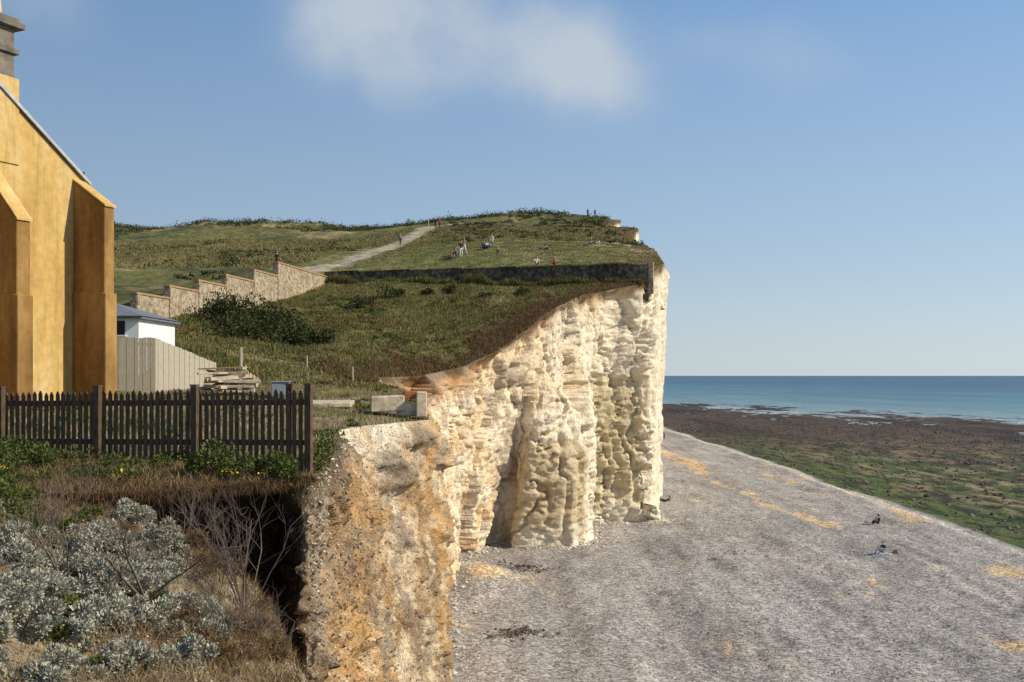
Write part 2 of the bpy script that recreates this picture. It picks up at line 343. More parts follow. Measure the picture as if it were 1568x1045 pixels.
# ------------------------------------------------------------ cliffs
def build_cliff(k0,k1,nu,nv,name,mat,near):
    idx=np.arange(k0,k1+1)
    seg=np.maximum(np.hypot(*(Tk[idx][1:]-Tk[idx][:-1])[:,:2].T),np.hypot(*(Bk[idx][1:]-Bk[idx][:-1])[:,:2].T))/np.maximum(10,(Tk[idx][1:,1]+Tk[idx][:-1,1])/2)
    cu=np.r_[0,np.cumsum(seg)]; u=np.linspace(0,cu[-1],nu); ki=np.interp(u,cu,idx)
    ar=np.arange(len(K))
    T=np.stack([np.interp(ki,ar,Tk[:,j]) for j in range(3)],1); T[:,0]=eX(T[:,1])
    B=np.stack([np.interp(ki,ar,Bk[:,j]) for j in range(3)],1)
    kk=np.hanning(9 if not near else 5); kk/=kk.sum(); r=len(kk)//2
    for j in range(3): B[:,j]=np.convolve(np.pad(B[:,j],r,'edge'),kk,'valid')
    B[:,2]-=1.0
    p=np.interp(ki,ar,Pk)
    v=np.linspace(0,1,nv)
    W=v[None]**p[:,None]
    XX=T[:,0:1]*(1-W)+B[:,0:1]*W; YY=T[:,1:2]*(1-W)+B[:,1:2]*W; ZZ=T[:,2:3]*(1-v)+B[:,2:3]*v
    P=np.stack([XX,YY,ZZ],-1)
    du=np.gradient(P,axis=0);dv=np.gradient(P,axis=1); N=np.cross(du,dv); N/=np.linalg.norm(N,axis=-1,keepdims=True)+1e-9
    if N[nu//2,nv//2,0]<0: N=-N
    for _ in range(10): N[1:-1]=(N[:-2]+N[1:-1]*2+N[2:])/4
    N[...,2]*=.3
    env=ss(0,.05,v)[None]
    pock=0
    wx=XX+.6*fbm(XX*.5,YY*.5,ZZ*.5,3,190); wy=YY+.6*fbm(XX*.5,YY*.5,ZZ*.5,3,193); wz=ZZ+.5*fbm(XX*.4,YY*.4,ZZ*.4,3,196)
    if near:
        D=.26*fbm(XX*.6,YY*.6,ZZ*.5,4,80)+.26*facets(wx*.55,wy*.55,wz*.5,81,.6,.3,.08)+.14*facets(wx*1.6,wy*1.6,wz*1.6,85,.6,.35,.10)+.06*facets(wx*4,wy*4,wz*4,87,.6,.35,.12)+.09*fbm(XX*3,YY*3,ZZ*3,4,88)+.05*fbm(XX*9,YY*9,ZZ*9,3,89)
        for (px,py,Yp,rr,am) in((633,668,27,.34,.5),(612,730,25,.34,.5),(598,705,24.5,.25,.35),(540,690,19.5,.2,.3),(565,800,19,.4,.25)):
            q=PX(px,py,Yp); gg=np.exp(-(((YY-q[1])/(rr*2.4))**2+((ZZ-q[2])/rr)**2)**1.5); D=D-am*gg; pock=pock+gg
    else:
        D=.8*fbm(wx*.13,wy*.13,ZZ*.04,3,90)+.95*facets(wx*.20,wy*.20,wz*.07,91,.9,.35,.05)+.34*facets(wx*.55,wy*.55,wz*.22,92,.7,.5,.06)+.17*facets(wx*1.5,wy*1.5,wz*.9,93,.7,.35,.09)+.10*fbm(XX*.9,YY*.9,ZZ*.6,5,98)+.09*fbm(XX*3,YY*3,ZZ*3,4,99)
        D-=.5*np.exp(-(np.abs(fbm(wx*.25,wy*.25,ZZ*.03,3,95))/.035)**2)
        bz_=ZZ/1.25+.35*fbm(XX*.15,YY*.15,seed=77); D+=.06*ss(.0,.25,np.abs((bz_%1)-.5))
        D*=np.where(YY<60,.6,1)*np.where(YY>89.5,.5,1)
        Kf=np.repeat(ki[:,None],nv,1); jag=.6*fbm(XX*.8,YY*.8,seed=140)
        D+=.6*ss(15.8,16.0,Kf)*ss(18.2,18.0,Kf)*ss(7.9+jag,7.4+jag,ZZ)
        D-=.4*ss(19.0,19.3,Kf)*ss(22.2,21.9,Kf)*ss(13.1+jag*.5,12.6+jag*.5,ZZ)*ss(0,9,ZZ)
    P=P+N*(D*env)[...,None]
    XX,YY,ZZ=P[...,0],P[...,1],P[...,2]; dep=T[:,2:3]-ZZ; Ty=np.repeat(T[:,1:2],nv,1); Kk=np.repeat(ki[:,None],nv,1)
    C=np.zeros(XX.shape+(3,)); 
    if near:
        C[:]=(.29,.20,.12)
        nn=fbm(XX*.8,YY*.8,ZZ*.5,5,110); n3=fbm(XX*2.2,YY*2.2,ZZ*1.2,4,112); n5=fbm(XX*.5,YY*.5,ZZ*.5,4,114)
        C=lerp(C,(.36,.29,.21),ss(.0,.6,n5)*.8)
        C=lerp(C,(.56,.32,.115),ss(14.5,21,Ty+ 1.3*dep)*ss(-.3,.4,nn)*.9)
        C=lerp(C,(.68,.54,.35),ss(15.5,21,Ty+.3*dep+2*nn)*ss(-.1,.5,n3)*.85)
        C=lerp(C,(.70,.61,.46),ss(18,22,Ty)*ss(2.0,.3,dep+1.4*nn)*ss(30,25,Ty))
        C=lerp(C,(.14,.095,.055),np.clip(pock,0,1)*.7)  # soil darkened inside the pockets, their shade painted in
        C=lerp(C,(.13,.09,.05),ss(.55,.1,dep)*ss(20,16,Ty))
        C=lerp(C,(.045,.032,.02),ss(4.05,3.7,Kk)*ss(1.6,2.2,Kk))  # shadow of the undercut hollow painted into the soil colour
    else:
        C[:]=(.82,.71,.53)
        nn=fbm(XX*.3,YY*.3,ZZ*.15,5,120); n3=fbm(XX*1.2,YY*1.2,ZZ*.3,5,122); n4=fbm(XX*.7,YY*.7,ZZ*.7,4,124)
        C=lerp(C,(.74,.53,.28),ss(-.1,.8,nn)*.6)
        C=lerp(C,(.60,.49,.34),ss(.2,.8,n3)*.5)
        C=lerp(C,(.70,.47,.23),ss(78,66,Ty)*ss(-.1,.7,n4+.3)*.6)
        C=lerp(C,(.68,.46,.24),ss(80,74,Ty)*ss(9,3,ZZ)*ss(-.4,.4,n4)*.6)
        C=lerp(C,(.56,.34,.14),ss(60,50,Ty)*ss(-.6,.5,nn)*.7)
        ob=ss(2.2,.5,dep+1.3*nn+.5*n4)*ss(80,72,Ty)*ss(52,58,Ty); C=lerp(C,(.48,.24,.09),ob*.9)
        C=lerp(C,(.42,.28,.14),ss(1.3,.3,dep+.5*n4)*ss(76,80,Ty)*.8)
        C=lerp(C,(.13,.085,.045),ss(.7,.15,dep+.4*n4))
        C=lerp(C,(.56,.46,.26),ss(18.8,19.6,Kk)*ss(22.1,21.4,Kk)*ss(13.2,12.4,ZZ)*.75)  # olive chalk of the lower recess, its shade included in the tint
        C=lerp(C,(.48,.37,.21),ss(15.6,16,Kk)*ss(18.1,17.4,Kk)*ss(8.5,7.5,ZZ)*.75)  # protruding block darkened: shade of its face put into the chalk colour
        C=lerp(C,(.42,.35,.27),ss(15.8,14.8,Kk)*ss(13.8,14.4,Kk)*ss(-.2,.3,n4)*.8)
        C=lerp(C,(.54,.46,.34),ss(0,.5,fbm(XX*.9,YY*.9,ZZ*.08,4,128))*.3)
        fl_=ss(.86,.95,1-np.abs(((ZZ/1.25+.3*fbm(XX*.1,YY*.1,seed=77))%1)-.5)*2)*ss(.1,.5,n4); C=lerp(C,(.3,.26,.2),fl_*.5)
        C=lerp(C,(.82,.76,.62),ss(2.2,.6,ZZ+n3)*ss(70,74,Ty)*.6)
    f=grid_faces(nu,nv,flip=False)
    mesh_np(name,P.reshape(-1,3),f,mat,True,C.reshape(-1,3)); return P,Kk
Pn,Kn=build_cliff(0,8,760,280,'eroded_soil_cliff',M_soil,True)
build_cliff(8,NK-1,1100,270,'chalk_cliff',M_chalk,False)
# ------------------------------------------------------------ beach, reef, sea
Xs_=np.r_[np.linspace(-400,-9,12)[:-1],np.arange(-9,60,.22),np.geomspace(60,420,150)[1:],np.geomspace(420,15000,20)[1:]]
Ys_=np.r_[np.linspace(-600,20,14)[:-1],np.arange(20,150,.32),np.geomspace(150,480,220)[1:],np.geomspace(480,20000,25)[1:]]
def shd(X,Y): return (X-66)*.92+(Y-427)*.4
def bz(X,Y):
    X=np.asarray(X,float);Y=np.asarray(Y,float)
    edge=38.5+1.0*fbm(X*0,Y*.05,seed=200)
    sh=ss(0,3.0,X-edge)
    z=.22*fbm(X*.35,Y*.06,o=3,seed=201)+.10*fbm(X*1.1,Y*.9,o=4,seed=202)
    z=z-.25*ss(25,38,X)
    z=z+1.1*np.exp(-(((X+2.2)/2.4)**2+((Y-62.5)/3.8)**2))
    reef=-.72-.0015*np.clip(shd(X,Y)+130,0,400)+.16*fbm(X*.12,Y*.035,o=5,seed=204)+.12*fbm(X*.6,Y*.3,o=4,seed=205)-.10*ss(-40,10,shd(X,Y))
    reef=np.maximum(reef,-1.0+.0*X-.5*ss(-45,0,shd(X,Y)))
    z=z*(1-sh)+reef*sh
    z=np.where(shd(X,Y)>60,np.minimum(z,-1.6),z)
    return z
X,Y=np.meshgrid(Xs_,Ys_); Z=bz(X,Y)
edge=38.5+1.0*fbm(X*0,Y*.05,seed=200)
C=np.zeros(X.shape+(3,)); C[:]=(.345,.315,.28)
C=lerp(C,(.265,.24,.215),ss(0,.8,fbm(X*.25,Y*.08,seed=210))); C=lerp(C,(.43,.38,.325),ss(.2,.9,fbm(X*.3,Y*.05,seed=211))*.7)
C=lerp(C,(.22,.20,.18),ss(.0,.5,fbm(X*.12,Y*.5,seed=215))*ss(60,90,Y)*.35)  # dark patches stand for ripple shadows, painted into the shingle
C=lerp(C,(.21,.19,.17),ss(.1,.6,fbm(X*.9,Y*.45,seed=216))*.4)
sn=fbm(X*.6,Y*.2,seed=212)
def sp_(x,y,a,b,k=1): return np.exp(-(((X-x)/a)**2+((Y-y)/b)**2)*1.0)*k
wob=1.2*fbm(X*0,Y*.09,seed=230); X0=X; X=X+wob
sm=sp_(26.5,90,1.3,7,.95)+sp_(26,115,.9,12,.8)+sp_(27,143,1.4,12,.8)+sp_(26,165,2.2,18,.75)+sp_(33,67,2.2,1.6)+sp_(36,92,1.6,2,.9)+sp_(34,110,1.4,4,.8)+sp_(35,130,1.2,9,.7)+sp_(26,48,2,1.5,.8)+sp_(32,88,.8,2,.7)+sp_(30,97,.7,3,.6)+sp_(22,62,.5,3,.5)
X=X0; sm=sm+sp_(38,128,.5,20,.8)+sp_(38,100,.5,8,.7)+sp_(-2,62.5,1.9,3.4,1.3)
C=lerp(C,(.60,.42,.22),ss(.3,.70,sm+.5*sn-.06)*.85)
C=lerp(C,(.56,.50,.42),np.exp(-((X-edge+.3)/.45)**2)*.8)
dk=sp_(.6,67,1.2,2,1)+sp_(.3,50.5,1.1,1,1)+sp_(14,70,.8,.6,.9); C=lerp(C,(.08,.07,.055),ss(.35,.8,dk+.5*fbm(X*1.5,Y*1.5,seed=213))*.7)
rf=ss(.4,1.6,X-edge); dx=X-edge
R=np.zeros(X.shape+(3,)); R[:]=(.085,.058,.040)
r1=fbm(X*.10,Y*.03,seed=220); r2=fbm(X*.4,Y*.2,seed=221)
R=lerp(R,(.035,.025,.020),ss(-.1,.5,fbm(X*.09,Y*.02,o=5,seed=226))*.8)
R=lerp(R,(.22,.155,.09),ss(.0,.6,r2+.4*r1)*.7*ss(260,150,Y))
gm=ss(50,8,dx+25*r1)*ss(250,150,Y)
R=lerp(R,(.085,.11,.028),gm*ss(-.6,.1,r2+.4))
R=lerp(R,(.03,.05,.014),ss(.0,.5,fbm(X*.8,Y*.45,seed=222))*np.clip(gm+.1,0,1)*.9)
R=lerp(R,(.30,.23,.125),ss(.1,.5,fbm(X*.5,Y*.16,seed=223))*ss(4,15,dx)*ss(240,120,Y)*.7)
R=lerp(R,(.02,.018,.016),ss(.25,.5,fbm(X*1.2,Y*.35,seed=224))*.8)
C=C*(1-rf[...,None])+R*rf[...,None]
mesh_np('shingle_beach',np.c_[X.ravel(),Y.ravel(),Z.ravel()],grid_faces(len(Ys_),len(Xs_)),M_beach,True,C.reshape(-1,3))
sx=np.r_[-22000,-5000,-500,30,60,100,200,400,1000,5000,22000];sy=np.r_[-3000,0,200,400,1000,4000,12000,26000]
X,Y=np.meshgrid(sx,sy); mesh_np('sea',np.c_[X.ravel(),Y.ravel(),np.full(X.size,-1.05)],grid_faces(len(sy),len(sx)),M_sea)
# ------------------------------------------------------------ foreground slope
fgp=[PX(100,800,11),PX(250,830,10.5),PX(0,900,8),PX(200,950,7.5),PX(330,890,10),PX(380,985,9.5),(-3,4,11.25),(0,0,11.4),(-6,0,11.5),(-12,4,11.6),(-12,12,11.5),(-6,12.3,11.36),(-4,12,10.9),(-7,9,11.5),(-3.2,13.5,9.8),(2,0,11.3),(-9,13.5,11.2)]
ff=tps(fgp,1e-4)
XE=([0,4,7,8.2,9,10,11,12,13,14],[1.5,-.35,-1.65,-1.85,-2.05,-2.4,-2.9,-3.5,-4.3,-4.6])
def fgz(X,Y):
    X=np.asarray(X,float);Y=np.asarray(Y,float)
    xe=np.interp(Y,*XE)+.22*fbm(Y*1.5,Y*0,seed=301)
    z=ff(X,Y)+.16*fbm(X*.9,Y*.9,seed=302)+.10*fbm(X*3,Y*3,seed=303)+.04*fbm(X*9,Y*9,seed=304)
    d=np.maximum(X-xe,0); return z-(np.sqrt(d*d+.05)-.22)*3.0-ss(12.4,13.4,Y)*.5+ss(0,.5,d)*.25*fbm(X*2.5,Y*2.5,seed=307)
xs=np.arange(-15,4.0,.05); ys=np.arange(-3,14.2,.05); X,Y=np.meshgrid(xs,ys); Z=fgz(X,Y)
C=np.zeros(X.shape+(3,)); C[:]=(.24,.175,.10); nn=fbm(X*.8,Y*.8,seed=305)
C=lerp(C,(.12,.09,.05),ss(0,.7,nn)); C=lerp(C,(.50,.40,.27),ss(.1,.6,fbm(X*1.6,Y*1.6,seed=306))*.65)
mesh_np('foreground_slope_ground',np.c_[X.ravel(),Y.ravel(),Z.ravel()],grid_faces(len(ys),len(xs)),M_soil,True,C.reshape(-1,3))
# ------------------------------------------------------------ foliage generators
def blades(pos,h,w,lean=.35,rg=rng,down=0):
    n=len(pos); a=rg.uniform(0,2*np.pi,n); b=rg.uniform(0,2*np.pi,n); h=np.broadcast_to(h,n)*rg.uniform(.5,1.2,n); w=np.broadcast_to(w,n)
    side=np.c_[np.cos(a),np.sin(a),0*a]*(w/2)[:,None]; ld=np.c_[np.cos(b),np.sin(b),0*b]*(h*lean*rg.uniform(.2,1.3,n))[:,None]
    up_=np.c_[0*h,0*h,h]
    v=np.stack([pos-side,pos+side,pos+ld*.35+up_*.55-side*.7,pos+ld*.35+up_*.55+side*.7,pos+ld+up_*(.95-1.6*down)],1)
    base=np.arange(n)[:,None,None]*5; f=np.array([[0,1,3],[0,3,2],[2,3,4]])[None]+base
    return v.reshape(-1,3),f.reshape(-1,3)
def leaves(pos,dr,ln,wd,rg=rng):
    n=len(pos); dr=dr/np.linalg.norm(dr,axis=1,keepdims=True); r=rg.normal(size=(n,3)); sd=np.cross(dr,r); sd/=np.linalg.norm(sd,axis=1,keepdims=True)
    ln=np.broadcast_to(ln,n)*rg.uniform(.6,1.3,n); wd=np.broadcast_to(wd,n)*rg.uniform(.7,1.2,n)
    up_=np.cross(sd,dr)*(ln*.15)[:,None]
    v=np.stack([pos,pos+dr*(ln*.5)[:,None]+sd*(wd/2)[:,None]+up_,pos+dr*ln[:,None],pos+dr*(ln*.5)[:,None]-sd*(wd/2)[:,None]+up_],1)
    f=np.arange(4)[None]+np.arange(n)[:,None]*4
    return v.reshape(-1,3),f
def clump_pts(c,r,n,hr=.8,rg=rng,m=None):
    m=m or max(3,int(5+r*3)); lob=rg.normal(size=(m,3))*[.45,.45,.25]*r+[0,0,hr*r*.4]; lr=r*rg.uniform(.3,.55,m)*(1 if m<12 else .45)
    k=rg.integers(0,m,n); d=rg.normal(size=(n,3)); d/=np.linalg.norm(d,axis=1,keepdims=True)
    p=lob[k]+d*(lr[k]*rg.uniform(.6,1,n)**.5)[:,None]; p[:,2]=np.abs(p[:,2])*hr
    dd=d+[0,0,.5]+rg.normal(size=(n,3))*.4
    return p+np.asarray(c),dd
def foliage(name,items,leaf,wd,mat,m=None):
    P=[];D=[]
    for c,r,n,hr in items:
        p,d=clump_pts(c,r,n,hr,m=m); P.append(p);D.append(d)
    v,f=leaves(np.concatenate(P),np.concatenate(D),leaf,wd); return mesh_np(name,v,f,mat)
M_lg=leafmat('green_leaves',[(.05,.07,.018),(.10,.13,.03),(.17,.19,.05)],.25)
M_dk=leafmat('dark_scrub_leaves',[(.024,.032,.012),(.055,.065,.02),(.10,.10,.034)],.15)
M_silver=leafmat('silver_leaves',[(.20,.19,.13),(.40,.39,.30),(.62,.59,.48)],.1)
M_straw=leafmat('dry_grass',[(.14,.095,.045),(.28,.20,.09),(.44,.34,.18)],.2)
M_gr=leafmat('grass_blades',[(.065,.075,.018),(.14,.135,.037),(.28,.22,.085)],.25)
M_hill=leafmat('hill_grass_blades',[(.09,.09,.03),(.21,.175,.06),(.35,.27,.13)],.25)
M_brown=leafmat('brown_herbage',[(.08,.048,.024),(.17,.10,.045),(.26,.17,.08)],.2)
M_yf=leafmat('yellow_flowers',[(.75,.55,.02),(.8,.65,.05)])
M_twig=simple('bare_twigs',(.17,.13,.10),.9,.35,20)
def on(fn,x,y,dz=0): return np.c_[x,y,fn(x,y)+dz]
def scat(n,x0,x1,y0,y1,cond=None):
    x=rng.uniform(x0,x1,n);y=rng.uniform(y0,y1,n); k=x<eX(y)-.02
    if cond is not None: k&=cond(x,y)
    return x[k],y[k]
x,y=scat(170000,-26,13,44,95,lambda x,y:(y<Ywf(x)-.3)&(x>Xsf(y)+.4))
v,f=blades(on(hz,x,y),.10+.16*np.clip(.5+fbm(x*.25,y*.25,seed=91),0,1.2),.05); mesh_np('slope_grass',v,f,M_gr)
x,y=scat(40000,-26,13,44,95,lambda x,y:(y<Ywf(x)-.3)&(x>Xsf(y)+.4)&(fbm(x*.2,y*.2,seed=92)>0))
v,f=blades(on(hz,x,y),.28,.05,.5); mesh_np('slope_dry_grass',v,f,M_hill)
x,y=scat(300000,-12,13,50,95,lambda x,y:(y<Ywf(x)-.3)&(eX(y)-x<4.0*(.5+fbm(x*.3,y*.3,seed=8))+.7))
v,f=blades(on(hz,x,y,-.03),.34,.05,.5); mesh_np('cliff_edge_dry_grass',v,f,M_brown)
x=rng.uniform(-17.5,11.5,9000); y=Ywf(x)-rng.uniform(.25,1.0,9000); v,f=blades(on(hz,x,y),1.0*np.abs(fbm(x*.3,x*0,seed=3))+.15,.07); mesh_np('wall_foot_grass',v,f,M_gr)
x=rng.uniform(-17.5,11.5,9000); y=Ywf(x)+rng.uniform(.22,.8,9000); v,f=blades(on(hz,x,y),.35,.06,.6); mesh_np('wall_top_grass',v,f,M_gr)
x,y=scat(90000,-75,20,97,160,lambda x,y:(seg_dist(x,y,path)>1.6)&~((y>Ywf(x))&(x>-22)&(y<135)))
v,f=blades(on(hz,x,y),.30,.09,.5); mesh_np('hill_grass',v,f,M_hill)
x,y=scat(70000,-18,18,88,140,lambda x,y:(y>Ywf(x)+.4)&(seg_dist(x,y,path)>1.8)); v,f=blades(on(hz,x,y),.10,.06); mesh_np('lawn_grass',v,f,M_gr)
items=[]
x,y=scat(5200,-120,19,150,215,lambda x,y:(fbm(x*.06,y*.04,seed=66)>.15)&(seg_dist(x,y,path)>5))
zz=hz(x,y)
for a,b,c in zip(x,y,zz): items.append(((a,b,c-.2),rng.uniform(.5,1.3),26,.75))
x=rng.uniform(-120,12,900); y=rng.uniform(195,216,900); zz=hz(x,y)
for a,b,c in zip(x,y,zz): items.append(((a,b,c-.2),rng.uniform(.6,1.4),34,.8))
x,y=scat(1200,-60,-20,64,150,lambda x,y:(x<Xsf(y)-1)&(fbm(x*.12,y*.1,seed=67)>.3)&(seg_dist(x,y,path)>3)); zz=hz(x,y)
for a,b,c in zip(x,y,zz): items.append(((a,b,c-.1),rng.uniform(.25,.6),26,.7))
x,y=scat(1500,-12,20,128,200,lambda x,y:(fbm(x*.3,y*.1,seed=68)>.1)&(seg_dist(x,y,path)>3)); zz=hz(x,y)
for a,b,c in zip(x,y,zz): items.append(((a,b,c-.1),rng.uniform(.2,.5),26,.6))
foliage('hill_scrub',items,.28,.2,M_dk)
def G(px,py,Y,r,n,hr=.8):
    X_=(px-784)/F*Y; return ((X_,Y,float(hz(np.array([X_]),np.array([Y]))[0])-.1),r,n,hr)
items=[G(330+ i*13+rng.uniform(-6,6),505,62+rng.uniform(-3,4),rng.uniform(.8,1.5),900,.95) for i in range(14)]
items+=[G(380+rng.uniform(-50,60),500,66,1.4,900,1.1) for i in range(6)]
foliage('hawthorn_thicket',items,.16,.12,M_dk)
items=[G(px,0,Y,r,700,.9) for px,Y,r in[(548,82,1.0),(560,83,.9),(600,86,1.1),(612,87,.8),(690,88,.7),(800,87,.8),(745,86,.5),(655,87,.5)]]
foliage('bramble_bushes',items,.15,.11,M_dk)
x,y=scat(900,-22,4,46,86,lambda x,y:(x>Xsf(y)+1)&(fbm(x*.2,y*.2,seed=69)>.05)&(eX(y)-x>1.5)); zz=hz(x,y)
foliage('slope_weeds',[((a,b,c-.05),rng.uniform(.15,.6),110,.6) for a,b,c in zip(x,y,zz)],.12,.09,M_lg)
x,y=scat(700,-22,6,44,88,lambda x,y:(x>Xsf(y)+1)&(fbm(x*.22,y*.2,seed=169)>.05)); zz=hz(x,y)
foliage('slope_bracken',[((a,b,c-.05),rng.uniform(.15,.55),110,.6) for a,b,c in zip(x,y,zz)],.13,.08,M_brown)
x,y=scat(260,-12,-2.5,16,44,lambda x,y:fbm(x*.6,y*.5,seed=70)>.1); zz=hz(x,y)
foliage('garden_weeds',[((a,b,c-.02),rng.uniform(.08,.28),110,.6) for a,b,c in zip(x,y,zz)],.07,.05,M_lg)
x,y=scat(16000,-12,-2.5,14,44); v,f=blades(on(hz,x,y),.12,.02); mesh_np('garden_dry_grass',v,f,M_straw)
x,y=scat(30000,-10,-2.7,12.4,14.9); v,f=blades(on(hz,x,y),.10+.10*np.clip(fbm(x,y,seed=9),0,1),.012,.7); mesh_np('fence_foot_grass',v,f,M_brown)
x,y=scat(12000,-10,-2.7,12.4,14.6); v,f=blades(on(hz,x,y),.16,.010,.6); mesh_np('fence_foot_straw',v,f,M_straw)
tt=rng.uniform(12.45,13.6,9000); x=eX(tt)+rng.normal(0,.05,9000); v,f=blades(np.c_[x,tt-.03,eZ(tt)-.01],.16,.012,1.3,down=rng.uniform(0,1,9000)[:,None]); mesh_np('hanging_turf',v,f,M_brown)
x,y=scat(230,-9,-2.9,12.9,14.6,lambda x,y:(fbm(x*.9,y*.9,seed=71)>.0)|(x<-6.5)); zz=hz(x,y)
it=[((a,b,c),rng.uniform(.08,.24),170,.9) for a,b,c in zip(x,y,zz)]
for px,Y,r in((345,13.6,.26),(330,13.7,.3),(360,13.5,.22),(430,13.6,.26),(445,13.5,.2),(400,13.6,.22),(300,13.7,.2),(40,13.9,.32),(15,13.8,.36),(70,13.9,.26),(485,14.6,.2),(500,16,.2)): 
    X_=(px-784)/F*Y; it.append(((X_,Y,float(hz(np.array([X_]),np.array([Y]))[0])),r,450,1.25))
foliage('fence_foot_weeds',it,.055,.035,M_lg)
x=np.r_[(np.array([350,360,342,185,400,10,5])-784)/F*13.2]; y=np.full(7,13.2); P_=on(hz,x,y,.22); P_=np.repeat(P_,7,0)+rng.normal(size=(49,3))*.03
v,f=leaves(P_,rng.normal(size=P_.shape)+[0,-.5,.5],.028,.026); mesh_np('yellow_wildflowers',v,f,M_yf)
def FG(px,Y,r,n,hr=.8):
    X_=(px-784)/F*Y; return ((X_,Y,float(fgz(np.array([X_]),np.array([Y]))[0])-.03),r,n,hr)
it=[FG(px+rng.uniform(-15,15),Y,r,4600,1.0) for px,Y,r in[(20,8.5,.32),(60,7.4,.3),(110,8.6,.33),(160,8.2,.36),(215,8.6,.3),(190,7.4,.3),(250,9.2,.26),(90,6.6,.22),(20,6.2,.3),(60,5.8,.26),(300,9.0,.25),(230,10.2,.28),(200,10.6,.26),(10,7.0,.3),(150,9.3,.3),(280,8.3,.22),(-60,7,.4),(-40,9,.4),(130,6.2,.25),(250,7.6,.22),(310,8.2,.2),(200,6.6,.2),(0,9.6,.3),(60,9.4,.3),(-10,10.8,.2),(330,8.8,.18),(270,6.8,.2),(150,7,.25)]]
foliage('silver_ragwort_bush',it,.032,.016,M_silver,m=22)
it=[FG(px,Y,r,500,.8) for px,Y,r in[(120,7.2,.2),(40,9.8,.22),(10,10.5,.3),(30,11.3,.25),(130,10.3,.16),(60,6.5,.18),(270,8.8,.14),(180,6.4,.16),(-20,9.5,.25),(5,12,.35),(230,8.2,.12),(100,9.9,.15)]]
foliage('foreground_weeds',it,.05,.03,M_lg)
it=[FG(px+rng.uniform(-8,8),Y+rng.uniform(-.1,.1),r,900,.9) for px,Y,r in[(290,8.6,.2),(340,9.1,.22),(370,9.4,.2),(390,9.2,.18),(260,8.0,.2),(330,10.2,.22),(300,10.6,.25),(260,11,.25),(160,11,.22),(100,11.2,.22),(60,10.6,.22),(350,8.4,.18),(400,9.9,.18),(180,9.9,.2),(220,7.2,.2),(380,8.6,.15),(415,9.3,.18),(430,9,.16),(410,8.4,.15),(300,7.5,.18),(340,7.4,.16),(370,7.8,.16),(290,9.8,.2),(310,11.3,.2),(350,10.8,.2),(250,10.2,.18),(420,8.0,.14),(390,10.4,.18)]]
foliage('withered_shrub',it,.06,.008,M_brown,m=14)
def fscat(n,cond): 
    x=rng.uniform(-9,-1,n);y=rng.uniform(4,12.6,n); xe=np.interp(y,*XE); k=(x<xe+.45)&cond(x,y); return x[k],y[k]
x,y=fscat(60000,lambda x,y:fbm(x*1.1,y*1.1,seed=73)>-.1); v,f=blades(on(fgz,x,y,-.01),.13,.006,.9); mesh_np('foreground_dry_grass',v,f,M_straw)
x,y=fscat(60000,lambda x,y:fbm(x*1.3,y*1.3,seed=74)>-.15); v,f=blades(on(fgz,x,y,-.01),.12,.008,.8); mesh_np('foreground_brown_herbage',v,f,M_brown)
def rocks(name,pos,sz,mat):
    n=len(pos); base=np.array([[1,0,0],[0,1,0],[-1,0,0],[0,-1,0],[0,0,.7],[0,0,-.5]],float)
    f0=np.array([[0,1,4],[1,2,4],[2,3,4],[3,0,4],[1,0,5],[2,1,5],[3,2,5],[0,3,5]])
    v=base[None]*sz[:,None,None]*rng.uniform(.5,1.3,(n,6,1))+pos[:,None]+rng.normal(size=(n,6,3))*.15*sz[:,None,None]
    a=f0[None]+np.arange(n)[:,None,None]*6; return mesh_np(name,v.reshape(-1,3),a.reshape(-1,3),mat)
t=NT('pebbles',.85); t.color(t.ramp(t.island(),[(0,(.12,.10,.085)),(.5,(.34,.31,.27)),(1,(.65,.6,.52))])); M_peb=t.m
t=NT('chalk_boulder',.9); t.color(t.ramp(t.island(),[(0,(.35,.3,.22)),(1,(.75,.7,.58))])); M_cb=t.m
t=NT('flint_stones',.7); t.color(t.ramp(t.island(),[(0,(.07,.055,.045)),(.45,(.24,.18,.12)),(.8,(.45,.37,.27)),(1,(.66,.6,.5))])); M_fs=t.m
x,y=fscat(16000,lambda x,y:fbm(x*1.0,y*1.0,seed=76)>-.1); rocks('scattered_flints',on(fgz,x,y),rng.uniform(.008,.035,len(x))*rng.uniform(.5,1,len(x)),M_fs)
m_=(Kn.ravel()>4.0)&(Kn.ravel()<8)&(Pn.reshape(-1,3)[:,2]>3.5); cand=np.where(m_)[0]
wt=np.exp(-(Kn.ravel()[cand]-4)*.55); wt/=wt.sum(); ii=rng.choice(cand,11000,p=wt); pp=Pn.reshape(-1,3)[ii]+rng.normal(size=(len(ii),3))*.02
rocks('embedded_flints',pp,rng.uniform(.012,.05,len(ii))*rng.uniform(.5,1,len(ii)),M_fs)
